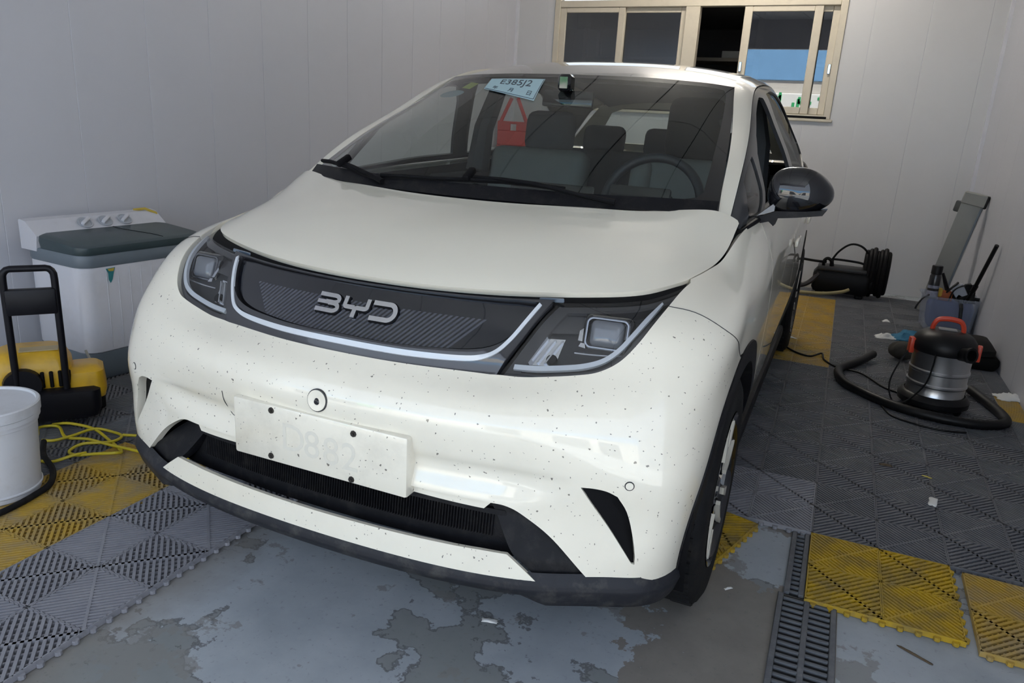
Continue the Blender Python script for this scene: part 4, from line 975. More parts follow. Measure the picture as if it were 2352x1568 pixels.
# -- wheels
def make_wheel():
    w = empty('wheel', parent=CAR)
    prof = [(.205, -.085), (.215, -.100), (.245, -.104), (.285, -.101), (.308, -.090), (.318, -.072), (.320, -.04), (.320, .04), (.318, .072), (.308, .090), (.285, .101), (.245, .104), (.215, .100), (.205, .085)]
    m_ = MB(); m_.lathe(prof, 56, Matrix.Rotation(math.pi/2, 4, 'Y')); m_.build('tyre', rubber, w)
    m_ = MB()
    for k in range(56):
        a = 2*math.pi*k/56
        for sx in (-.055, .055): m_.obox((sx, .3195*math.cos(a), .3195*math.sin(a)), (.05, .016, .005), Matrix.Rotation(a-math.pi/2, 3, 'X'))
    m_.build('tread_blocks', rubber, w, kind='stuff', smooth=0)
    m_ = MB(); m_.lathe([(.212, .102), (.206, .098), (.195, .085), (.19, .0), (.19, -.08)], 48, Matrix.Rotation(math.pi/2, 4, 'Y')); m_.build('rim', gloss_black, w)
    m_ = MB(); m_.lathe([(0, .055), (.19, .045), (.19, .03)], 40, Matrix.Rotation(math.pi/2, 4, 'Y')); m_.build('wheel_disc', M('wheel_black', (.010, .010, .012), .35, var=.3) if 'wheel_black' not in MATS else MATS['wheel_black'], w)
    sp_ = MB(); MBx = Matrix(((0, 0, 1, 0), (1, 0, 0, 0), (0, 1, 0, 0), (0, 0, 0, 1)))
    def blade(r0, r1, w0, w1, sk): return [(-w0, r0), (w0, r0), (w1+sk, r1), (-w1+sk, r1)]
    b1 = MB(); b1.prism(blade(.05, .20, .020, .036, 0), (.06, .088), MBx); spoke = b1.mesh('spoke'); spoke.materials.append(gloss_black)
    b2 = MB(); b2.prism([(.026, .070), (.046, .110), (.058, .150), (.060, .192), (.072, .188), (.071, .148), (.060, .108), (.038, .066)], (.084, .096), MBx); b2.prism([(-.040, .196), (-.020, .120), (-.004, .140), (-.012, .203)], (.084, .094), MBx); ins = b2.mesh('insert'); ins.materials.append(tread_cream)
    for k in range(5):
        a = 2*math.pi*k/5+.35
        inst('spoke', spoke, w, rot=(a, 0, 0)); inst('spoke_insert', ins, w, rot=(a, 0, 0))
    m_ = MB(); m_.lathe([(0, .092), (.026, .090), (.032, .084), (.032, .05)], 24, Matrix.Rotation(math.pi/2, 4, 'Y')); m_.build('hub_cap', gloss_black, w)
    return w
w0 = make_wheel()
def copy_tree(o, parent=None):
    c = o.copy(); col.objects.link(c); c.parent = parent
    for ch in list(o.children): copy_tree(ch, c)
    return c
w0.location = (.752, 0, .32)
for x, y, rz in ((.752, 2.7, 0), (-.752, 0, math.pi), (-.752, 2.7, math.pi)):
    w = copy_tree(w0, CAR); w.location = (x, y, .337); w.rotation_euler = (.4 if rz == 0 else 1.0, 0, rz)
# -- cabin
m_ = MB(); m_.box((-.70, .55, .28), (.70, 2.95, .36)); m_.build('cabin_floor', cabin_dark, CAR, smooth=0)
def dash(u, v):
    x = (u*2-1)*.70; pr = [(.26, 1.005), (.40, 1.010), (.58, 1.000), (.66, .975), (.69, .93), (.68, .80), (.60, .60)]
    j = v*6; a = min(int(j), 5); f = j-a; y = pr[a][0]*(1-f)+pr[a+1][0]*f; z = pr[a][1]*(1-f)+pr[a+1][1]*f
    return (x, y, z-.02*(abs(x)/.7)**4)
MB().grid(dash, 24, 18).build('dashboard', cabin_dark, CAR, smooth=60)
m_ = MB(); m_.box((-.68, 1.02, .3), (-.66, 2.9, 1.0), .01, 1); m_.box((.66, 1.02, .3), (.68, 2.9, 1.0), .01, 1); m_.build('door_trim', cabin_dark, CAR)
m_ = MB(); m_.box((-.62, 2.80, .5), (.62, 2.84, 1.02), .01, 1); m_.build('parcel_shelf', cabin_dark, CAR)
def rbox(name, c, size, R, bev, mat, parent):
    m_ = MB(); m_.obox(c, size, R, bev, 3); return m_.build(name, mat, parent, smooth=60)
def seat(x, mat_back, mat_head, y0=1.25, wid=.50):
    st = empty('front_seat' if wid < .6 else 'rear_seat', (x, y0, 0), parent=CAR)
    rbox('seat_cushion', (0, -.10, .56), (wid, .50, .16), None, .05, mat_back, st)
    rbox('seat_backrest', (0, .24, .84), (wid, .13, .58), Matrix.Rotation(-.25, 3, 'X'), .05, mat_back, st)
    return st
sd = seat(.36, cabin_light, cabin_dark); hd = rbox('headrest', (0, .33, 1.255), (.25, .11, .27), Matrix.Rotation(-.18, 3, 'X'), .05, M('black_headrest', (.008, .008, .009), .8, var=.3), sd)
rbox('backrest_wing', (-.20, .23, .92), (.10, .15, .38), Matrix.Rotation(-.25, 3, 'X'), .045, cabin_light, sd); rbox('backrest_wing', (.20, .23, .92), (.10, .15, .38), Matrix.Rotation(-.25, 3, 'X'), .045, cabin_light, sd)
sp2 = seat(-.36, cabin_light, cabin_dark); rbox('headrest', (.03, .33, 1.20), (.25, .10, .20), Matrix.Rotation(-.18, 3, 'X'), .05, cabin_grey, sp2)
rs = empty('rear_seat', (0, 2.25, 0), parent=CAR); rbox('seat_cushion', (0, -.1, .56), (1.2, .5, .16), None, .05, cabin_grey, rs); rbox('seat_backrest', (0, .26, .83), (1.22, .14, .56), Matrix.Rotation(-.3, 3, 'X'), .05, cabin_grey, rs)
for x in (-.38, 0, .38): rbox('headrest', (x, .38, 1.16), (.26, .10, .17), Matrix.Rotation(-.2, 3, 'X'), .045, cabin_grey, rs)
sw_ = empty('steering_wheel', (.375, .82, .985), parent=CAR); sw_.rotation_euler = (math.radians(64), 0, 0)
m_ = MB(); m_.tube([(.178*math.cos(a), .178*math.sin(a), 0) for a in np.linspace(0, 2*math.pi, 41)[:-1]], .017, 10, closed=True); m_.build('wheel_rim', M('navy_leather', (.012, .016, .026), .45, var=.3), sw_)
m_ = MB(); m_.obox((0, -.01, -.02), (.15, .11, .04), None, .02, 2); m_.obox((0, 0, -.02), (.33, .03, .02), None, .008, 1); m_.build('wheel_hub', cabin_dark, sw_)
m_ = MB(); m_.obox((.36, .70, 1.012), (.22, .03, .075), Matrix.Rotation(-.3, 3, 'X'), .008, 2); m_.build('driver_display', gloss_black, CAR)
m_ = MB(); m_.obox((.0, .76, .93), (.34, .02, .20), Matrix.Rotation(-.25, 3, 'X'), .008, 2); m_.build('centre_screen', gloss_black, CAR)
for x in (-.655, .655):
    m_ = MB(); m_.tube([(x*1.0, 1.46, 1.0), (x*.99, 1.50, 1.2), (x*.90, 1.56, 1.43)], [.06, .05, .04], 8); m_.build('centre_pillar_trim', cabin_dark, CAR)
m_ = MB(); m_.obox((.02, .83, 1.335), (.20, .02, .06), Matrix.Rotation(-.2, 3, 'X'), .008, 2); m_.obox((.02, .80, 1.39), (.05, .06, .06), None, .01, 1); m_.build('rear_view_mirror', gloss_black, CAR)
m_ = MB(); m_.tube([(.5, 1.42, 1.30), (.56, 1.40, 1.15), (.60, 1.30, .8)], .02, 6); m_.build('seat_belt', cabin_dark, CAR)
# papers on the windscreen
tagm = M('pale_blue_paper', (.46, .66, .72), .7, var=.06); ink = M('tag_ink', (.05, .07, .10), .7, var=.1)
def onglass(fn, name, mat, o=-.006, parent=None, nu=12, nv=6):
    return MB().grid(lambda u, v: tuple(gl(*fn(u, v), o)), nu, nv).build(name, mat, parent or CAR)
# ---------------------------------------------------------------- papers stuck to the windscreen
def bil(q, u, v):
    a, b, c, d = (np.array(x) for x in q); return (1-u)*(1-v)*a+u*(1-v)*b+u*v*c+(1-u)*v*d
def on_quad(q, me, w, h, name, mat, o, parent):
    """lay a flat mesh (w x h, centred) on the glass inside the quad q (bl, br, tr, tl)"""
    for v in me.vertices:
        uv = bil(q, v.co.x/w+.5, v.co.y/h+.5); off = o+v.co.z; v.co = gl(uv[0], uv[1], off)
    me.materials.clear(); me.materials.append(mat); return inst(name, me, parent)
tagq = [(-.331, .808), (-.047, .689), (-.120, .944), (-.375, .943)]
tg_ = onglass(lambda u, v: tuple(bil(tagq, u, v)), 'temporary_tag', tagm, .004)
tg_['label'] = 'pale blue paper tag with a number'
m_ = MB()
for a, b in (((.02, .05), (.98, .05)), ((.98, .05), (.985, .95))): m_.tube([gl(*bil(tagq, a[0]+(b[0]-a[0])*k/8, a[1]+(b[1]-a[1])*k/8), .0046) for k in range(9)], .0012, 4)
m_.build('tag_border', ink, tg_)
on_quad([bil(tagq, .10, .46), bil(tagq, .94, .46), bil(tagq, .94, .98), bil(tagq, .10, .98)], text_mesh('E385J2', .22, .0003), .84, .24, 'tag_text', ink, .0045, tg_)
for ch, u in (('年', .20), ('月', .52), ('日', .86)): on_quad([bil(tagq, u-.06, .12), bil(tagq, u+.06, .12), bil(tagq, u+.06, .38), bil(tagq, u-.06, .38)], text_mesh(ch, .1, .0003), .11, .11, 'tag_text', ink, .0045, tg_)
onglass(lambda u, v: (-.475+.055*u, .850+.075*v-.02*u), 'green_sticker', M('green_sticker', (.42, .50, .05), .6, var=.1), -.004)
onglass(lambda u, v: (-.475+.058*v*math.cos(2*math.pi*u), .772+.045*v*math.sin(2*math.pi*u)), 'round_sticker', M('blue_sticker', (.22, .33, .38), .6, var=.1), -.004, nu=24, nv=3)
# ---------------------------------------------------------------- interlocking plastic floor tiles
def tile_mesh(name, flip):
    mb = MB(); q2 = math.sqrt(.5); T = .018
    def bar(cx, cy, dx, dy, L, w, z0, z1):
        if L < .008: return
        a = math.atan2(dy, dx); mb.obox((cx, cy, (z0+z1)/2), (L, w, z1-z0), Matrix.Rotation(a, 3, 'Z'))
    for i in range(2):
        for j in range(2):
            cx, cy = -.1+.2*j, -.1+.2*i
            d = (q2, -q2) if not flip else (q2, q2); n = (q2, q2) if not flip else (q2, -q2)
            R_ = .0975*math.sqrt(2)
            if (i+j) % 2 == 0:
                for k in range(-8, 9):
                    o = k*.0158; bar(cx+n[0]*o, cy+n[1]*o, *d, 2*(R_-abs(o))-.004, .0082, .003, T)
                for k in range(-6, 7):
                    o = k*.0205; bar(cx+d[0]*o, cy+d[1]*o, *n, 2*(R_-abs(o))-.004, .0060, .002, T-.005)
                bar(cx, cy, *n, 2*R_, .0085, .002, T)
            else:
                mb.box((cx-.0985, cy-.0985, .003), (cx+.0985, cy+.0985, T-.004))
                for k in range(-10, 11):
                    o = k*.0128; bar(cx+d[0]*o, cy+d[1]*o, *n, 2*(R_-abs(o))-.004, .0070, T-.006, T)
                bar(cx, cy, *d, 2*R_, .0075, .004, T+.0006)
            for s in (-1, 1):
                bar(cx+s*.0975, cy, 0, 1, .2, .0040, .002, T); bar(cx, cy+s*.0975, 1, 0, .2, .0040, .002, T)
    for k in range(9):                                            # joining tabs
        t = -.176+k*.044
        for c in ((t, -.203), (.203, t)): mb.lathe([(0, .0125), (.0085, .0125), (.0085, .002)], 8, Matrix.Translation((c[0], c[1], 0)))
    return mb.mesh(name, 0)
TM = {}
def tile(x, y, rot, mat, label, group, kind='a', rz=0., z=0.):
    key = (rot, mat.name)
    if key not in TM:
        me = tile_mesh('mat_tile', rot); me.materials.append(mat); TM[key] = me
    return inst('mat_tile', TM[key], None, (x, y, z), (0, 0, rz), label=label, cat='mat tile', group=group)
ordn = ['first', 'second', 'third', 'fourth', 'fifth', 'sixth', 'seventh', 'eighth', 'ninth', 'tenth', 'eleventh', 'twelfth', 'thirteenth']
LX, LY = -1.8975, 1.4306
# left of the car: a grey column along the bare concrete and a yellow column beside it
for k in range(7):
    y = LY+.4*(k-2)+.2
    tile(LX+.2, y, False, tile_grey, 'grey slotted floor tile along the bare concrete left of the car, %s from the front' % ordn[k], 'grey floor tiles left of the car')
for k in range(4):
    y = LY+.4*(k-3)+.2
    tile(LX-.2, y, False, tile_yellow, 'dirty yellow floor tile beside the white bucket, %s from the front' % ordn[k], 'yellow floor tiles left of the car')
for k in range(3):
    tile(LX-.2, LY+.4*(k+1)+.2, False, tile_dark, 'dark grey floor tile beyond the yellow ones at the left, %s from the yellow' % ordn[k], 'dark floor tiles at the left')
for c in range(2):
    for k in range(6):
        tile(LX-.6-.4*c, LY+.4*(k-1)+.2, False, tile_dark, 'dark grey floor tile around the washing machine, %s column out, %s from the front' % (ordn[c], ordn[k]), 'dark floor tiles at the left')
RX, RY = .0859, 2.4241
# right of the car
tile(RX+.2, RY-.2, True, tile_yellow_bright, 'worn yellow floor tile lying over the right half of the drain grate', 'yellow floor tiles at the right', rz=0)
tile(.715, 2.2, True, tile_yellow, 'yellow floor tile set apart at the lower right beside a gap', 'yellow floor tiles at the right', rz=-.012)
tile(-.328, 2.262, True, tile_yellow_bright, 'bright yellow floor tile slipped askew behind the front wheel', 'yellow floor tiles at the right', rz=-.30)
for c in range(3):
    for k in range(11):
        x = RX-.2+.4*c; y = RY+.2+.4*k
        if y > 7.0: continue
        yel = (c == 0 and 5 <= k <= 9)
        mt = tile_yellow if yel else (tile_grey if (c == 0 and k == 0) else tile_dark)
        cn = ['right beside the car', 'in the middle right column', 'in the column near the right wall'][c]
        if yel: lb = 'yellow floor tile beside the rear wheel, %s of the far yellow run' % ordn[k-5]
        elif c == 0 and k == 0: lb = 'lighter grey floor tile with a scalloped edge at the head of the drain'
        else: lb = 'dark grey floor tile %s, %s from the front' % (cn, ordn[k])
        tile(x, y, True, mt, lb, 'yellow floor tiles at the right' if yel else 'dark floor tiles at the right')
# narrow cut tiles along the right wall
for k in range(10):
    y = RY+.4*k
    xr = .99-.018*(y+.4-4.8)-.004; x0 = RX+.803
    if xr-x0 < .04: continue
    yel = (k == 4)
    m_ = MB(); m_.box((0, .002, .002), (xr-x0, .398, .0145))
    for q in range(26): m_.box((.003, .006+q*.0152, .0145), (xr-x0-.003, .013+q*.0152, .018))
    me = m_.mesh('cut_mat_tile', 0); me.materials.append(tile_yellow if yel else tile_dark)
    inst('cut_mat_tile', me, None, (x0, y-.003, 0), label='narrow cut %s floor tile against the right wall, %s from the front' % ('yellow' if yel else 'dark grey', ordn[k]), cat='mat tile', group='cut floor tiles along the right wall')
# ---------------------------------------------------------------- drain channel with cast grates
barm = MB(); barm.box((-.030, -.0052, .0015), (.030, .0052, .0095), .0022, 2); barme = barm.mesh('grate_bar'); barme.materials.append(cast_iron)
def grate(y0, y1, x0, x1, cols, label):
    g = empty('drain_grate', (x0, y0, 0), 0, label, 'drain grate', 'drain grates')
    L = y1-y0; W_ = x1-x0
    m = MB(); m.box((0, 0, .0005), (W_, L, .0018)); m.build('pit_shade', pit_shade_mat, g, smooth=0)  # flat black plate gives the shade of a pit below the bars
    for a, b in ((0, .016), (W_-.016, W_)):
        m = MB(); m.box((a, 0, .001), (b, L, .0105), .002, 1); m.build('grate_edge', cast_iron, g)
    inner = W_-.032; cw = inner/cols
    for c in range(cols-1):
        m = MB(); xx = .016+cw*(c+1); m.box((xx-.008, 0, .001), (xx+.008, L, .0105), .002, 1); m.build('grate_spine', cast_iron, g)
    n = int(L/.0262)
    for c in range(cols):
        for k in range(n): inst('grate_bar', barme, g, (.016+cw*(c+.5), .013+k*.0262, 0), scale=(cw/.060, 1, 1))
    return g
grate(1.22, 2.040, .016, .172, 2, 'double-row cast drain grate in the foreground floor')
grate(2.046, 2.42, .030, .0850, 1, 'single-row drain grate section beside the worn yellow tile')
# ---------------------------------------------------------------- litter
def scrap(name, mat, x, y, w, d, h, label, cat, rz=0, seed=1, z0=.0, n=10):
    rnd = random.Random(seed); hs = [[rnd.random() for _ in range(n+1)] for _ in range(n+1)]
    def f(u, v):
        e = math.sin(math.pi*u)*math.sin(math.pi*v); i, j = int(u*n+.5), int(v*n+.5)
        sx = 1+.25*(hs[j][i]-.5); return ((u-.5)*w*sx, (v-.5)*d*(1+.25*(hs[i][j]-.5)), .0015+h*e*(.35+.65*hs[i][j]))
    m = MB(); m.grid(f, n, n)
    o = m.build(name, mat, None, label, cat, loc=(x, y, z0), rot=(0, 0, rz), smooth=70)
    md = o.modifiers.new('solid', 'SOLIDIFY'); md.thickness = .001; return o
tissue = M('white_tissue', (.72, .72, .70), .9, var=.1); brown_leaf = M('dry_leaf', (.10, .07, .04), .8, var=.3); yel_bit = M('yellow_scrap', (.55, .45, .10), .7, var=.2)
TZ = .0185
scrap('paper_slip', tissue, .478, 2.876, .028, .075, .006, 'white folded paper slip on the dark tiles in front of the vacuum', 'paper', -.15, 3, TZ, 6)
scrap('crumpled_tissue', tissue, .955, 4.40, .13, .11, .035, 'crumpled white tissue lying against the right wall', 'tissue', .3, 4, TZ)
scrap('crumpled_tissue', tissue, .41, 5.36, .13, .08, .035, 'crumpled white tissue left of the blue rag', 'tissue', .2, 5, TZ)
scrap('crumpled_tissue', tissue, .43, 5.86, .05, .035, .02, 'small scrap of tissue behind the blue rag', 'tissue', .2, 6, TZ, 6)
scrap('crumpled_tissue', tissue, -.165, 4.98, .09, .02, .012, 'thin strip of tissue on the yellow tiles by the rear wheel', 'tissue', -.3, 7, TZ, 6)
scrap('cleaning_rag', M('blue_rag', (.03, .16, .28), .85, var=.2), .56, 5.42, .24, .17, .07, 'blue cleaning rag on the floor left of the plastic tote', 'rag', .1, 8, TZ)
scrap('leaf', brown_leaf, .332, 3.135, .045, .018, .010, 'dark curled leaf with pale edges on the dark tiles', 'leaf', .1, 9, TZ, 6)
scrap('yellow_scrap', yel_bit, .475, 3.10, .035, .010, .004, 'tiny yellow scrap on the dark tiles beside the leaf', 'scrap', -.4, 10, TZ, 4)
scrap('paint_flake', tissue, -.66, 1.545, .042, .018, .006, 'pale paint flake on the concrete in the foreground', 'flake', .25, 11, 0, 5)
scrap('paint_flake', tissue, -.116, 1.995, .028, .009, .005, 'pale paint flake between the front wheel and the drain', 'flake', .8, 12, 0, 5)
scrap('twig', brown_leaf, .36, 1.93, .085, .010, .004, 'dark twig on the concrete below the worn yellow tile', 'twig', -.5, 13, 0, 6)
# ---------------------------------------------------------------- twin-tub washing machine at the left wall
wm_white = M('washer_white', (.62, .62, .66), .4, var=.06, vscale=4, dirt=((.42, .40, .38), .35, 5.)); wm_grey = M('washer_grey_collar', (.155, .185, .215), .45, var=.1); wm_lid = M('washer_lid', (.045, .068, .075), .4, var=.15); wm_knob = M('knob_grey', (.42, .44, .48), .35, var=.1)
WMA = empty('washing_machine', (-3.079, 2.522, 0), -.10, 'old white twin-tub washing machine with dark grey lid by the left wall', 'washing machine')
def rrect(a, b, r, k=6):
    o = []
    for cx_, cy_, a0 in ((a-r, b-r, 0), (-a+r, b-r, 90), (-a+r, -b+r, 180), (a-r, -b+r, 270)):
        for i in range(k+1): an = math.radians(a0+90*i/k); o.append((cx_+r*math.cos(an), cy_+r*math.sin(an)))
    return o
def loft(rings, caps=True):
    """rings: list of lists of 3-D points with equal counts"""
    mb = MB(); R_ = [[mb.bm.verts.new(p) for p in r] for r in rings]
    for A, B in zip(R_, R_[1:]):
        n = len(A)
        for i in range(n): mb.bm.faces.new((A[i], A[(i+1) % n], B[(i+1) % n], B[i]))
    if caps: mb.bm.faces.new(R_[0][::-1]); mb.bm.faces.new(R_[-1])
    return mb
def rrings(specs, c=(0, 0)): return [[(p[0]+c[0]+(s[4] if len(s) > 4 else 0), p[1]+c[1], s[3]) for p in rrect(s[0], s[1], s[2])] for s in specs]
loft(rrings([(.180, .300, .07, .02), (.195, .315, .07, .05), (.203, .318, .07, .10), (.204, .318, .07, .150)])).build('base', wm_grey, WMA)
loft(rrings([(.200, .315, .07, .150), (.205, .318, .07, .155), (.206, .319, .07, .53), (.202, .316, .07, .535)])).build('body', wm_white, WMA)
for k in range(9):
    m_ = MB(); m_.box((.205, -.21+k*.055, .165), (.2075, -.207+k*.055, .52), .001, 1); m_.build('body_rib', wm_white, WMA)
loft(rrings([(.206, .319, .07, .535), (.209, .322, .07, .542), (.209, .322, .07, .585), (.206, .320, .07, .590)])).build('collar', wm_grey, WMA)
def slope(ring, k, x0): return [(p[0], p[1], p[2]+k*(x0-p[0])) for p in ring]
lidr = rrings([(.165, .318, .06, .590, .045), (.170, .322, .06, .602, .045), (.168, .320, .06, .622, .045), (.150, .305, .06, .630, .045)])
loft([lidr[0]]+[slope(r, .07, .21) for r in lidr[1:]]).build('lid', wm_lid, WMA)
m_ = MB(); m_.tube([(.045+.0+x_, .07+.03*math.sin(x_*12), .642-.07*x_) for x_ in np.linspace(-.14, .14, 9)], .0018, 5); m_.build('lid_seam', seal_black, WMA)
pp = MB(); pp.prism([(-.215, .575), (-.10, .575), (-.085, .642), (-.165, .700), (-.205, .706), (-.215, .70)], (-.325, .325), Matrix(((1, 0, 0, 0), (0, 0, 1, 0), (0, 1, 0, 0), (0, 0, 0, 1)))); cp = pp.build('control_panel', wm_white, WMA, smooth=20)
nr = Vector((.58, 0, .80)).normalized()
for y in (-.075, .025, .125):
    p = Vector((-.127, y, .676)); mx = Matrix.Translation(p) @ nr.to_track_quat('Z', 'Y').to_matrix().to_4x4()
    m_ = MB(); m_.lathe([(.034, 0), (.034, .004), (.028, .005), (.026, .002), (0, .002)], 24, mx); k_ = m_.build('knob_ring', wm_knob, cp)
    m_ = MB(); m_.box((-.030, -.009, .002), (.030, .009, .020), .005, 2, mx @ Matrix.Rotation(.6, 4, 'Z')); m_.build('knob', wm_white, cp)
yt = M('yellow_tape', (.50, .36, .05), .6, var=.2)
m_ = MB(); m_.tube([(-.20, .225, .706), (-.17, .27, .712), (-.15, .315, .69), (-.145, .327, .66)], .007, 6); m_.build('tape_edge', yt, WMA)
m_ = MB(); m_.prism([(-.022, .02), (.022, .022), (.014, .0), (.006, -.03), (-.004, -.045), (-.012, -.03), (-.012, 0)], (0, .0016), Matrix.Translation((.2085, -.19, .505)) @ Matrix(((0, 0, 1, 0), (1, 0, 0, 0), (0, 1, 0, 0), (0, 0, 0, 1)))); m_.build('torn_sticker', M('torn_sticker_teal', (.03, .22, .24), .6, var=.5, vscale=50), WMA)
m_ = MB(); m_.prism([(-.016, .018), (.016, .02), (.010, .006), (-.01, .008)], (.0017, .0024), Matrix.Translation((.2085, -.188, .505)) @ Matrix(((0, 0, 1, 0), (1, 0, 0, 0), (0, 1, 0, 0), (0, 0, 0, 1)))); m_.build('sticker_patch', yt, WMA)
# ---------------------------------------------------------------- white bucket
bk_m = M('bucket_white', (.62, .63, .66), .45, var=.06, vscale=5, dirt=((.35, .33, .31), .35, 9.))
BK = empty('bucket', (-2.325, 1.375, TZ), 0, 'white plastic paint bucket with its lid on at the left edge', 'bucket')
m_ = MB(); m_.lathe([(0, 0), (.118, 0), (.122, .004), (.133, .235), (.137, .237), (.137, .250), (.143, .252), (.144, .268), (.139, .270), (.139, .285)], 48); m_.build('pail', bk_m, BK)
m_ = MB(); m_.lathe([(.1465, .270), (.1475, .300), (.144, .304), (.136, .304), (.133, .297), (.0, .296)], 48); m_.build('lid', bk_m, BK)
m_ = MB(); m_.lathe([(.124, .018), (.128, .022), (.128, .026), (.124, .028)], 40); m_.build('rim_band', bk_m, BK)
# ---------------------------------------------------------------- yellow pressure washer with a black handle frame
yel = M('yellow_machine_plastic', (.62, .36, .012), .4, coat=.2, var=.1, dirt=((.25, .16, .05), .4, 12.)); blk = M('black_frame_paint', (.006, .006, .009), .4, var=.3, spec=.25)
PW = empty('pressure_washer', (-2.692, 1.815, TZ), .905, 'yellow electric pressure washer with a black trolley handle by the bucket', 'pressure washer')
PW.scale = (1.12, 1.12, 1.06)
hw = .071
def loc_(x, y, z): return (x, y, z)
m_ = MB(); pts = [(-hw, -.045, .10), (-hw, -.05, .30), (-hw, -.055, .545)]+[(-hw+.022-.022*math.cos(a), -.056, .555+.030*math.sin(a)) for a in np.linspace(.3, math.pi/2, 4)]+[(hw-.022+.022*math.sin(a), -.056, .555+.030*math.cos(a)) for a in np.linspace(0, math.pi/2-.3, 4)]+[(hw, -.055, .545), (hw, -.05, .30), (hw, -.045, .10)]
m_.tube(pts, .0115, 10); m_.build('handle_frame', blk, PW)
m_ = MB(); m_.box((-hw, -.072, .425), (hw, -.040, .515), .006, 2); m_.build('handle_plate', blk, PW)
loft(rrings([(.115, .085, .03, .13), (.122, .095, .04, .16), (.118, .090, .04, .22), (.100, .070, .035, .265), (.080, .055, .03, .275)], (-.03, .06))).build('housing', yel, PW)
loft(rrings([(.060, .070, .03, .09), (.066, .078, .03, .12), (.060, .070, .03, .19), (.045, .052, .025, .205)], (.125, .03))).build('side_cover', yel, PW)
for k in range(5):
    m_ = MB(); m_.box((-.03+k*.026, -.042, .145), (-.018+k*.026, -.028, .205), .003, 1); m_.build('vent_slot', seal_black, PW)
m_ = MB(); m_.box((-.06, .0, .272), (.055, .05, .2765), .001, 1); m_.build('rating_label', M('faded_label', (.45, .36, .2), .6, var=.3), PW)
loft(rrings([(.14, .12, .03, 0.03), (.15, .13, .03, .06), (.15, .125, .03, .13), (.135, .11, .03, .14)], (.02, .05))).build('base_body', blk, PW)
m_ = MB(); m_.box((-.10, -.075, .085), (.10, -.03, .105), .004, 1); m_.build('cross_bracket', M('bracket_dark', (.05, .05, .055), .5, metal=.4), PW)
for x in (-.165, .165):
    m_ = MB(); m_.lathe([(0, -.018), (.03, -.018), (.058, -.016), (.064, -.008), (.064, .008), (.058, .016), (.03, .018), (0, .018)], 28, Matrix.Translation((x, .09, .064)) @ Matrix.Rotation(math.pi/2, 4, 'Y')); m_.build('wheel', rubber, PW)
m_ = MB(); m_.lathe([(0, -.02), (.055, -.018), (.06, 0), (.055, .018), (0, .02)], 28, Matrix.Translation((-.055, -.035, .165)) @ Matrix.Rotation(math.pi/2, 4, 'X')); m_.build('hose_reel', blk, PW)
# ---------------------------------------------------------------- hoses and cords on the left floor
def hose(name, pts, r, mat, label, cat, n=8, z=None, seg=6, parent=None):
    m = MB(); m.tube(spline(pts, seg), r, n); return m.build(name, mat, parent, label, cat, smooth=60)
hose_y = M('yellow_hose', (.56, .45, .02), .4, var=.15); hz = TZ+.006
def pf(lst, z): return [(p[0], p[1], p[2] if len(p) > 2 else z) for p in lst]
YH = empty('garden_hose', (-2.35, 1.75, TZ), 0, 'thin yellow hose looped on the floor between bucket and bumper', 'hose')
def off_(l, o): return [(p[0]-o[0], p[1]-o[1], p[2]-o[2]) for p in l]
Y1 = [(-2.645, 1.800), (-2.575, 1.820), (-2.465, 1.835), (-2.345, 1.800), (-2.235, 1.762), (-2.215, 1.725), (-2.275, 1.690), (-2.330, 1.655), (-2.385, 1.672), (-2.375, 1.720), (-2.315, 1.785), (-2.330, 1.845), (-2.395, 1.862), (-2.455, 1.830), (-2.475, 1.755), (-2.500, 1.700), (-2.545, 1.685)]
Y2 = [(-2.575, 1.690), (-2.640, 1.745), (-2.600, 1.790), (-2.500, 1.745), (-2.395, 1.755), (-2.300, 1.765), (-2.215, 1.780), (-2.10, 1.800), (-1.95, 1.83)]
Y3 = [(-2.330, 1.850), (-2.250, 1.890), (-2.15, 1.915), (-2.0, 1.94)]
Y4 = [(-2.42, 1.560), (-2.36, 1.585), (-2.32, 1.640), (-2.31, 1.68)]
for k, Y in enumerate((Y1, Y2, Y3, Y4)):
    pts = [(p[0], p[1], hz+.004*((i*7+k*3) % 4)) for i, p in enumerate(Y)]
    m_ = MB(); m_.tube([tuple(np.array(q)-np.array((-2.35, 1.75, TZ))) for q in spline(pts, 6)], .0055, 8); m_.build('hose_run', hose_y, YH, smooth=60)
hose('black_hose', [(-2.17, 1.20, hz+.004), (-2.170, 1.310, hz+.004), (-2.185, 1.400, hz+.004), (-2.215, 1.475, hz+.004), (-2.30, 1.545, hz+.004), (-2.42, 1.60, hz+.006), (-2.50, 1.66, .04)], .010, rubber, 'black rubber hose curving round the foot of the white bucket', 'hose')
hose('washer_drain_hose', [(-2.86, 2.13, .20), (-2.80, 2.12, .12), (-2.735, 2.08, .05), (-2.69, 2.055, hz), (-2.72, 2.03, hz), (-2.78, 2.02, hz)], .0055, M('beige_hose', (.36, .34, .29), .5, var=.15), 'thin beige hose hanging beside the washing machine base', 'hose')
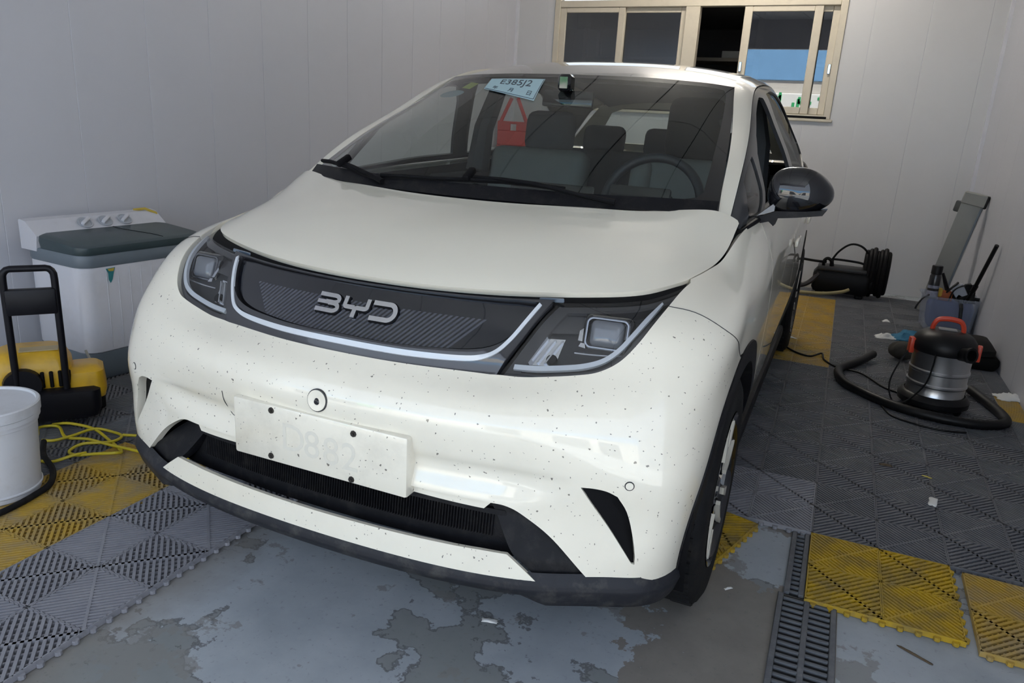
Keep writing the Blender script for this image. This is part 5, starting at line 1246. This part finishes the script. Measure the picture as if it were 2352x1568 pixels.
# ---------------------------------------------------------------- vacuum cleaner
steel = M('brushed_steel', (.50, .51, .53), .28, metal=1., var=.12, vscale=40); vred = M('orange_red_plastic', (.62, .055, .02), .4, coat=.2, var=.1); vblk = M('vacuum_black', (.007, .007, .008), .4, var=.3, spec=.25)
VC = empty('vacuum_cleaner', (.565, 4.03, TZ), 0, 'steel drum wet and dry vacuum cleaner with orange-red handle and clips', 'vacuum cleaner')
m_ = MB(); m_.lathe([(.0, .045), (.150, .045), (.150, .075), (.1455, .082), (.1455, .120), (.151, .126), (.151, .134), (.1455, .140), (.1455, .185), (.151, .191), (.151, .199), (.1455, .205), (.147, .290), (.150, .300), (.0, .300)], 56); m_.build('drum', steel, VC)
m_ = MB(); m_.lathe([(0, .022), (.165, .022), (.178, .030), (.180, .055), (.165, .075), (.152, .080), (.152, .03)], 48); m_.build('base_ring', vblk, VC)
for k in range(4):
    a = math.pi/4+k*math.pi/2
    m_ = MB(); m_.lathe([(0, -.012), (.018, -.011), (.022, 0), (.018, .011), (0, .012)], 16, Matrix.Translation((.158*math.cos(a), .158*math.sin(a), .0225)) @ Matrix.Rotation(a, 4, 'Z') @ Matrix.Rotation(math.pi/2, 4, 'X')); m_.build('caster', vblk, VC)
m_ = MB(); m_.lathe([(.156, .285), (.160, .292), (.160, .325), (.150, .345), (.128, .368), (.10, .382), (.06, .388), (0, .389)], 48); m_.build('motor_head', vblk, VC)
m_ = MB(); hp = [(-.075, .0, .370), (-.072, 0, .405), (-.055, 0, .432), (-.02, 0, .440), (.02, 0, .440), (.055, 0, .432), (.072, 0, .405), (.075, 0, .370)]; m_.tube(spline(hp, 4), .0125, 8); m_.build('carry_handle', vred, VC)
m_ = MB(); m_.box((-.045, -.025, .386), (.045, .025, .394), .004, 1); m_.build('switch_plate', M('vac_plate', (.28, .28, .28), .4), VC)
for a in (math.radians(190), math.radians(-8)):
    m_ = MB(); m_.box((-.012, -.026, 0), (.014, .026, .075), .006, 2, Matrix.Translation((.163*math.cos(a), .163*math.sin(a), .262)) @ Matrix.Rotation(a, 4, 'Z')); m_.build('clip', vred, VC)
m_ = MB(); a = math.radians(-62); m_.lathe([(.030, -.04), (.033, .05), (.036, .055), (.036, .075), (.026, .075), (.026, .02)], 24, Matrix.Translation((.150*math.cos(a), .150*math.sin(a), .308)) @ Matrix.Rotation(a, 4, 'Z') @ Matrix.Rotation(math.radians(80), 4, 'Y')); m_.build('inlet_port', vblk, VC)
m_ = MB(); m_.tube(spline([(-.05, -.145, .300), (-.055, -.163, .23), (-.07, -.168, .15), (-.12, -.16, .07), (-.16, -.15, .03)], 5), .0045, 6); m_.build('power_cord', vblk, VC)
m_ = MB(); m_.tube(spline([(-.15, -.02, .30), (-.20, -.06, .22), (-.235, -.10, .12), (-.22, -.15, .05), (-.17, -.19, .008)], 5), .0045, 6); m_.build('power_cord', vblk, VC)
VC.scale = (.88, .88, 1.0)
vh = [(.315, 4.72, .06), (.240, 4.56, .045), (.165, 4.42, .04), (.135, 4.30, .04), (.165, 4.12, .04), (.265, 3.98, .04), (.400, 3.86, .04), (.56, 3.80, .04), (.72, 3.80, .04), (.84, 3.87, .04), (.865, 3.97, .04), (.835, 4.14, .04), (.765, 4.34, .05)]
def corr(pts, r, n=10, seg=10):
    P = spline(pts, seg); m = MB(); rr_ = [r*(1.0 if i % 2 else .92) for i in range(len(P))]; m.tube(P, rr_, n); return m
corr(vh, .024, 12, 14).build('vacuum_hose', vblk, None, 'thick black corrugated vacuum hose curled round the vacuum base', 'hose', smooth=60)
hose('power_cable', [(-.17, 4.72, TZ+.005), (-.10, 4.62, TZ+.005), (-.02, 4.58, TZ+.006), (.04, 4.66, TZ+.012), (.06, 4.55, TZ+.005), (.13, 4.44, TZ+.005), (.25, 4.37, TZ+.012), (.36, 4.20, TZ+.005), (.44, 4.14, TZ+.005)], .0055, vblk, 'thin black power cable trailing from the rear wheel to the vacuum', 'cable')
hose('loose_cord', [(.34, 3.88, TZ+.004), (.38, 3.76, TZ+.004), (.48, 3.70, TZ+.004), (.58, 3.68, TZ+.004), (.68, 3.71, TZ+.004)], .0045, vblk, 'thin black cord bowed on the tiles in front of the vacuum', 'cord')
# ---------------------------------------------------------------- translucent tote and what is in it
tote_m, t_, p_, o_ = newmat('translucent_tote'); tr = N(t_, 'ShaderNodeBsdfTransparent'); mx_ = N(t_, 'ShaderNodeMixShader'); mx_.inputs[0].default_value = .30
p_.inputs['Roughness'].default_value = .35; t_.links.new(mixcol(t_, noise(t_, coords(t_), 6.), (.42, .47, .58), (.50, .55, .66)), p_.inputs['Base Color']); t_.links.new(tr.outputs[0], mx_.inputs[1]); t_.links.new(p_.outputs[0], mx_.inputs[2]); t_.links.new(mx_.outputs[0], o_.inputs[0])
TO = empty('storage_tote', (.795, 5.90, TZ), .06, 'translucent plastic tote of cleaning gear in the right corner', 'tote')
rg = rrings([(.140, .105, .03, .002), (.150, .115, .03, .01), (.165, .130, .03, .225), (.176, .141, .03, .228), (.176, .141, .03, .238), (.166, .131, .03, .238), (.160, .125, .03, .225), (.146, .111, .03, .016)])
loft(rg, False).build('tub', tote_m, TO); loft(rrings([(.138, .103, .03, .004), (.140, .105, .03, .008)])).build('tub_floor', tote_m, TO)
def top(name, loc, label, cat, rz=0): return empty(name, loc, rz, label, cat)
bluec = M('blue_cloth', (.020, .035, .22), .85, var=.3)
loft([[(p[0]*(1+.05*math.sin(9*p[1])), p[1], z) for p in rrect(a, b, .04)] for a, b, z in ((.12, .085, 0), (.132, .096, .05), (.138, .10, .15), (.12, .08, .19))]).build('folded_cloth', bluec, None, 'dark blue folded cloth inside the translucent tote', 'cloth', loc=(.81, 5.90, TZ+.014), rot=(0, 0, .06))
can = top('spray_can', (.675, 5.84, TZ+.215), 'black spray can standing at the left end of the tote', 'spray can')
m_ = MB(); m_.lathe([(0, 0), (.029, 0), (.031, .004), (.031, .135), (.026, .148), (.0, .148)], 24); m_.build('can_body', M('can_black_print', (.02, .02, .025), .3, coat=.4, var=.4), can)
m_ = MB(); m_.lathe([(.0315, .01), (.0317, .012), (.0317, .045), (.0315, .047)], 24); m_.build('can_label', M('can_label', (.35, .36, .45), .35, var=.7, vscale=45), can)
m_ = MB(); m_.lathe([(.0315, .062), (.0317, .064), (.0317, .078), (.0315, .080)], 24); m_.build('can_band', M('can_band', (.30, .32, .42), .35, var=.8, vscale=60), can)
m_ = MB(); m_.lathe([(.028, .148), (.030, .150), (.030, .196), (.027, .200), (0, .200)], 24); m_.build('can_cap', vblk, can)
can.scale = (1.15, 1.15, 1.12)
cb = top('hand_brush', (.755, 5.88, TZ+.225), 'dark handled brush with orange head standing in the tote', 'brush'); m_ = MB(); m_.tube([(.02, 0, .03), (-.01, .01, .10), (-.035, .015, .16)], [.016, .013, .009], 8); m_.build('brush_handle', vblk, cb)
m_ = MB(); m_.box((-.035, -.03, -.04), (.05, .03, .045), .018, 2); m_.build('brush_head', M('orange_brush', (.45, .10, .02), .6, var=.4, vscale=30), cb); m_ = MB(); m_.box((-.05, -.034, 0), (-.015, .01, .06), .014, 2); m_.build('brush_pad', M('yellow_pad', (.55, .35, .05), .7), cb)
bx2 = top('boxed_charger', (.835, 5.86, TZ+.235), 'pale boxed device tilted in the middle of the tote', 'box'); m_ = MB(); m_.obox((0, 0, .045), (.075, .03, .085), Matrix.Rotation(-.55, 3, 'Y'), .004, 1); m_.build('device_box', M('pale_device', (.42, .44, .50), .5), bx2); m_ = MB(); m_.obox((-.045, 0, .065), (.010, .034, .10), Matrix.Rotation(.65, 3, 'Y'), .003, 1); m_.build('device_frame', vblk, bx2)
dr_ = top('polisher', (.885, 5.88, TZ+.205), 'black hand polisher lying on top of the tote at its right end', 'polisher'); m_ = MB(); m_.obox((-.03, 0, .03), (.10, .07, .07), Matrix.Rotation(.4, 3, 'Y'), .022, 2); m_.build('motor_housing', vblk, dr_)
m_ = MB(); m_.prism([(-.045, .0), (.06, .0), (.015, .13), (-.02, .12)], (-.03, .03), Matrix(((1, 0, 0, 0), (0, 0, 1, 0), (0, 1, 0, 0), (0, 0, 0, 1)))); m_.build('polisher_body', vblk, dr_, smooth=20)
m_ = MB(); m_.tube([(.03, 0, .03), (.10, -.01, .03)], .012, 8); m_.build('side_handle', vblk, dr_)
m_ = MB(); m_.tube([(-.03, -.02, .02), (-.035, -.16, -.02), (-.03, -.17, -.09)], [.014, .012, .010], 8); m_.build('polisher_cable', vblk, dr_)
hose('coiled_cable', [(.78, 5.85, .20), (.80, 5.84, .30), (.86, 5.84, .345), (.915, 5.85, .34), (.93, 5.86, .26), (.925, 5.87, .21)], .005, vblk, 'thin black cable looping up out of the tote', 'cable')
hose('short_cable', [(.655, 5.80, .26), (.62, 5.78, .235), (.592, 5.76, .19), (.583, 5.755, .16)], .006, vblk, 'short black cable hanging out over the left rim of the tote', 'cable')
wd_ = top('extension_wand', (.86, 5.94, TZ+.06), 'black extension wand leaning out of the tote against the right wall', 'wand')
m_ = MB(); m_.tube([(0, 0, 0), (.045, -.18, .27)], .011, 10); m_.build('lower_tube', vblk, wd_); m_ = MB(); m_.tube([(.040, -.16, .24), (.047, -.19, .285)], .017, 10); m_.build('lock_sleeve', vblk, wd_); m_ = MB(); m_.tube([(.045, -.18, .27), (.085, -.35, .58)], .013, 10); m_.build('upper_tube', vblk, wd_)
# black tool bag and a dark sponge
BG = empty('tool_bag', (.835, 5.04, TZ), .05, 'flat black tool bag lying against the right wall behind the vacuum', 'bag')
loft([[(p[0]*(1+.04*math.sin(p[1]*20+z*30)), p[1]*(1+.03*math.sin(p[0]*23)), z) for p in rrect(a, b, .05)] for a, b, z in ((.135, .15, 0), (.15, .165, .03), (.148, .16, .055), (.13, .145, .07))]).build('bag_lower', M('bag_black', (.004, .004, .004), .85, var=.3, spec=.2), BG)
loft([[(p[0]*(1+.05*math.sin(p[1]*17)), p[1], z+.012*math.sin(p[0]*20)) for p in rrect(a, b, .05)] for a, b, z in ((.125, .14, .068), (.125, .14, .10), (.09, .11, .135), (.05, .07, .15))]).build('bag_flap', M('bag_flap_dark', (.012, .0115, .011), .8, var=.3, spec=.2), BG)
def lump(u, v):
    a, b = u*2*math.pi, v*math.pi; r = 1+.12*math.sin(3*a+1)*math.sin(b*2)+.08*math.sin(5*a)
    return (.075*r*math.cos(a)*math.sin(b), .06*r*math.sin(a)*math.sin(b), .055+.054*math.cos(b))
MB().grid(lump, 20, 12).build('sponge', M('dirty_sponge', (.055, .050, .042), .95, var=.4, vscale=40, bumpk=.5), None, 'dark dirty sponge on the floor just left of the vacuum', 'sponge', loc=(.475, 4.86, TZ), smooth=70)
# ---------------------------------------------------------------- black compressor-like washer unit with hoses at the back wall
CM = empty('hose_machine', (.10, 6.66, TZ), 0, 'black hose-draped washer machine standing at the back wall behind the car', 'machine'); cmk = M('machine_black', (.004, .004, .005), .5, var=.4, spec=.2)
loft(rrings([(.20, .10, .03, .03), (.215, .115, .03, .06), (.215, .115, .03, .17), (.195, .10, .03, .20)])).build('machine_body', cmk, CM)
m_ = MB(); m_.box((-.19, -.11, .200), (.18, .09, .235), .012, 2); m_.build('machine_top', M('machine_top_grey', (.020, .020, .022), .45, var=.3), CM)
m_ = MB(); m_.lathe([(0, -.06), (.085, -.06), (.10, -.045), (.10, .045), (.085, .06), (0, .06)], 28, Matrix.Translation((.185, .0, .13)) @ Matrix.Rotation(math.pi/2, 4, 'Y')); m_.build('drum_reel', cmk, CM)
for k in range(7):
    m_ = MB(); r0 = .128+.010*(k % 3); m_.tube([(.165+.026*k, r0*.6*math.cos(a), .215+r0*1.25*math.sin(a)) for a in np.linspace(0, 2*math.pi, 29)[:-1]], .018, 8, closed=True); m_.build('hose_coil', cmk, CM)
m_ = MB(); m_.tube(spline([(-.145, -.05, .22), (-.15, -.06, .27), (-.125, -.06, .295), (-.095, -.06, .275), (-.09, -.05, .22)], 5), .013, 8); m_.build('grip', cmk, CM)
m_ = MB(); m_.tube(spline([(-.075, -.03, .225), (-.085, -.03, .28), (-.06, -.03, .290), (.10, -.03, .285), (.17, -.03, .27)], 5), .009, 8); m_.build('carry_bar', cmk, CM)
m_ = MB(); m_.tube(spline([(-.10, -.05, .27), (-.05, -.05, .36), (.03, -.05, .425), (.12, -.05, .41), (.19, -.04, .33), (.20, -.02, .27)], 6), .008, 8); m_.build('looped_hose', cmk, CM)
m_ = MB(); m_.tube(spline([(-.13, -.06, .265), (-.22, -.08, .268), (-.32, -.09, .275), (-.40, -.1, .28)], 5), [.010]*10+[.014]*6, 8); m_.build('spray_lance', cmk, CM)
m_ = MB(); m_.tube(spline([(-.17, -.10, .17), (-.24, -.12, .09), (-.32, -.14, .06), (-.42, -.15, .05)], 5), .02, 8); m_.build('supply_hose', M('dark_brown_hose', (.022, .016, .018), .5, var=.3), CM)
for x in (-.15, .15):
    m_ = MB(); m_.box((x-.03, -.10, 0), (x+.03, .10, .032), .008, 1); m_.build('foot', cmk, CM)
hose('yellowed_hose', [(-.42, 6.40, .06), (-.30, 6.42, .045), (-.15, 6.46, .04), (0.0, 6.50, .045), (.12, 6.52, .07), (.17, 6.545, .09)], .014, M('old_yellow_hose', (.30, .25, .12), .5, var=.2), 'old yellowish hose running along the foot of the black machine', 'hose')
# ---------------------------------------------------------------- aluminium board leaning in the corner
BD = empty('leaning_board', (.735, 6.42, TZ), 0, 'narrow grey aluminium board leaning in the right back corner', 'board'); bdm = M('board_grey', (.33, .33, .31), .4, metal=.3, var=.08); 
ax = Vector((.135, -.08, .86)).normalized(); ux = Vector((1, -.25, 0)); ux = (ux-ax*ux.dot(ax)).normalized(); nx = ux.cross(ax); Rb = Matrix((ux, nx, ax)).transposed().to_4x4()
m_ = MB(); m_.box((-.072, -.010, .0), (.066, .010, .84), .002, 1, Rb); m_.build('board_face', bdm, BD)
m_ = MB(); m_.box((.066, -.012, .0), (.074, .012, .84), .001, 1, Rb); m_.build('bright_edge', M('bright_alu', (.80, .80, .78), .35), BD)
m_ = MB(); m_.box((.060, .012, .0), (.072, .07, .84), .001, 1, Rb); m_.build('side_flange', M('flange_blue_grey', (.14, .17, .20), .4), BD)  # side strip in a darker blue-grey than the board face
m_ = MB(); m_.box((-.076, -.022, .84), (.078, .03, .925), .006, 1, Rb); m_.build('end_cap', M('end_cap_grey', (.30, .30, .28), .5), BD)
m_ = MB(); m_.box((-.110, -.045, .765), (.015, -.008, .845), .010, 2, Rb); m_.build('clamp', M('clamp_grey', (.085, .09, .09), .5), BD); m_ = MB(); m_.box((.010, -.036, .775), (.055, -.008, .835), .006, 1, Rb); m_.build('clamp_screw', vblk, BD)
m_ = MB(); m_.box((.066, -.010, .835), (.088, .028, .925), .004, 1, Rb); m_.build('cap_side', vblk, BD)
# ---------------------------------------------------------------- far left corner, seen through the car's windows
KB2 = empty('steel_cabinet', (-2.86, 6.98, 0), KB*-1, 'pale steel cabinet in the far left corner behind the car', 'cabinet'); kb_m = M('cabinet_grey', (.50, .50, .50), .5, var=.08)
m_ = MB(); m_.box((-.28, -.24, .04), (.28, .24, .98), .008, 1); m_.build('cabinet_body', kb_m, KB2)
for s in (-1, 1):
    m_ = MB(); m_.box((min(0, s*.27)+.004, -.255, .08), (max(0, s*.27)-.004, -.240, .95), .003, 1); dd = m_.build('cabinet_door', kb_m, KB2)
    m_ = MB(); m_.box((s*.03-.006, -.268, .5), (s*.03+.006, -.255, .6), .003, 1); m_.build('door_pull', silver, dd)
m_ = MB(); m_.box((-.26, -.22, 0), (.26, .22, .04)); m_.build('plinth', seal_black, KB2)
RC = empty('plastic_chair', (-3.02, 6.98, .98), .1, 'red plastic chair back seen through the car window', 'chair'); redp = M('red_plastic', (.62, .04, .03), .4, coat=.2, var=.1)
m_ = MB(); m_.box((-.16, -.02, .22), (.16, .0, .245), .005, 1); m_.box((-.16, -.02, .02), (.16, .0, .16), .008, 1); m_.box((-.16, -.02, .16), (-.03, .0, .235), .004, 1); m_.box((.03, -.02, .16), (.16, .0, .235), .004, 1); m_.build('chair_back', redp, RC)
m_ = MB(); m_.box((-.17, .0, .0), (.17, .20, .025), .008, 1); m_.build('chair_seat', redp, RC)
for s in (-1, 1):
    m_ = MB(); m_.tube([(s*.13, -.01, .24), (s*.03, -.01, .46)], .018, 8); m_.build('chair_strut', redp, RC)
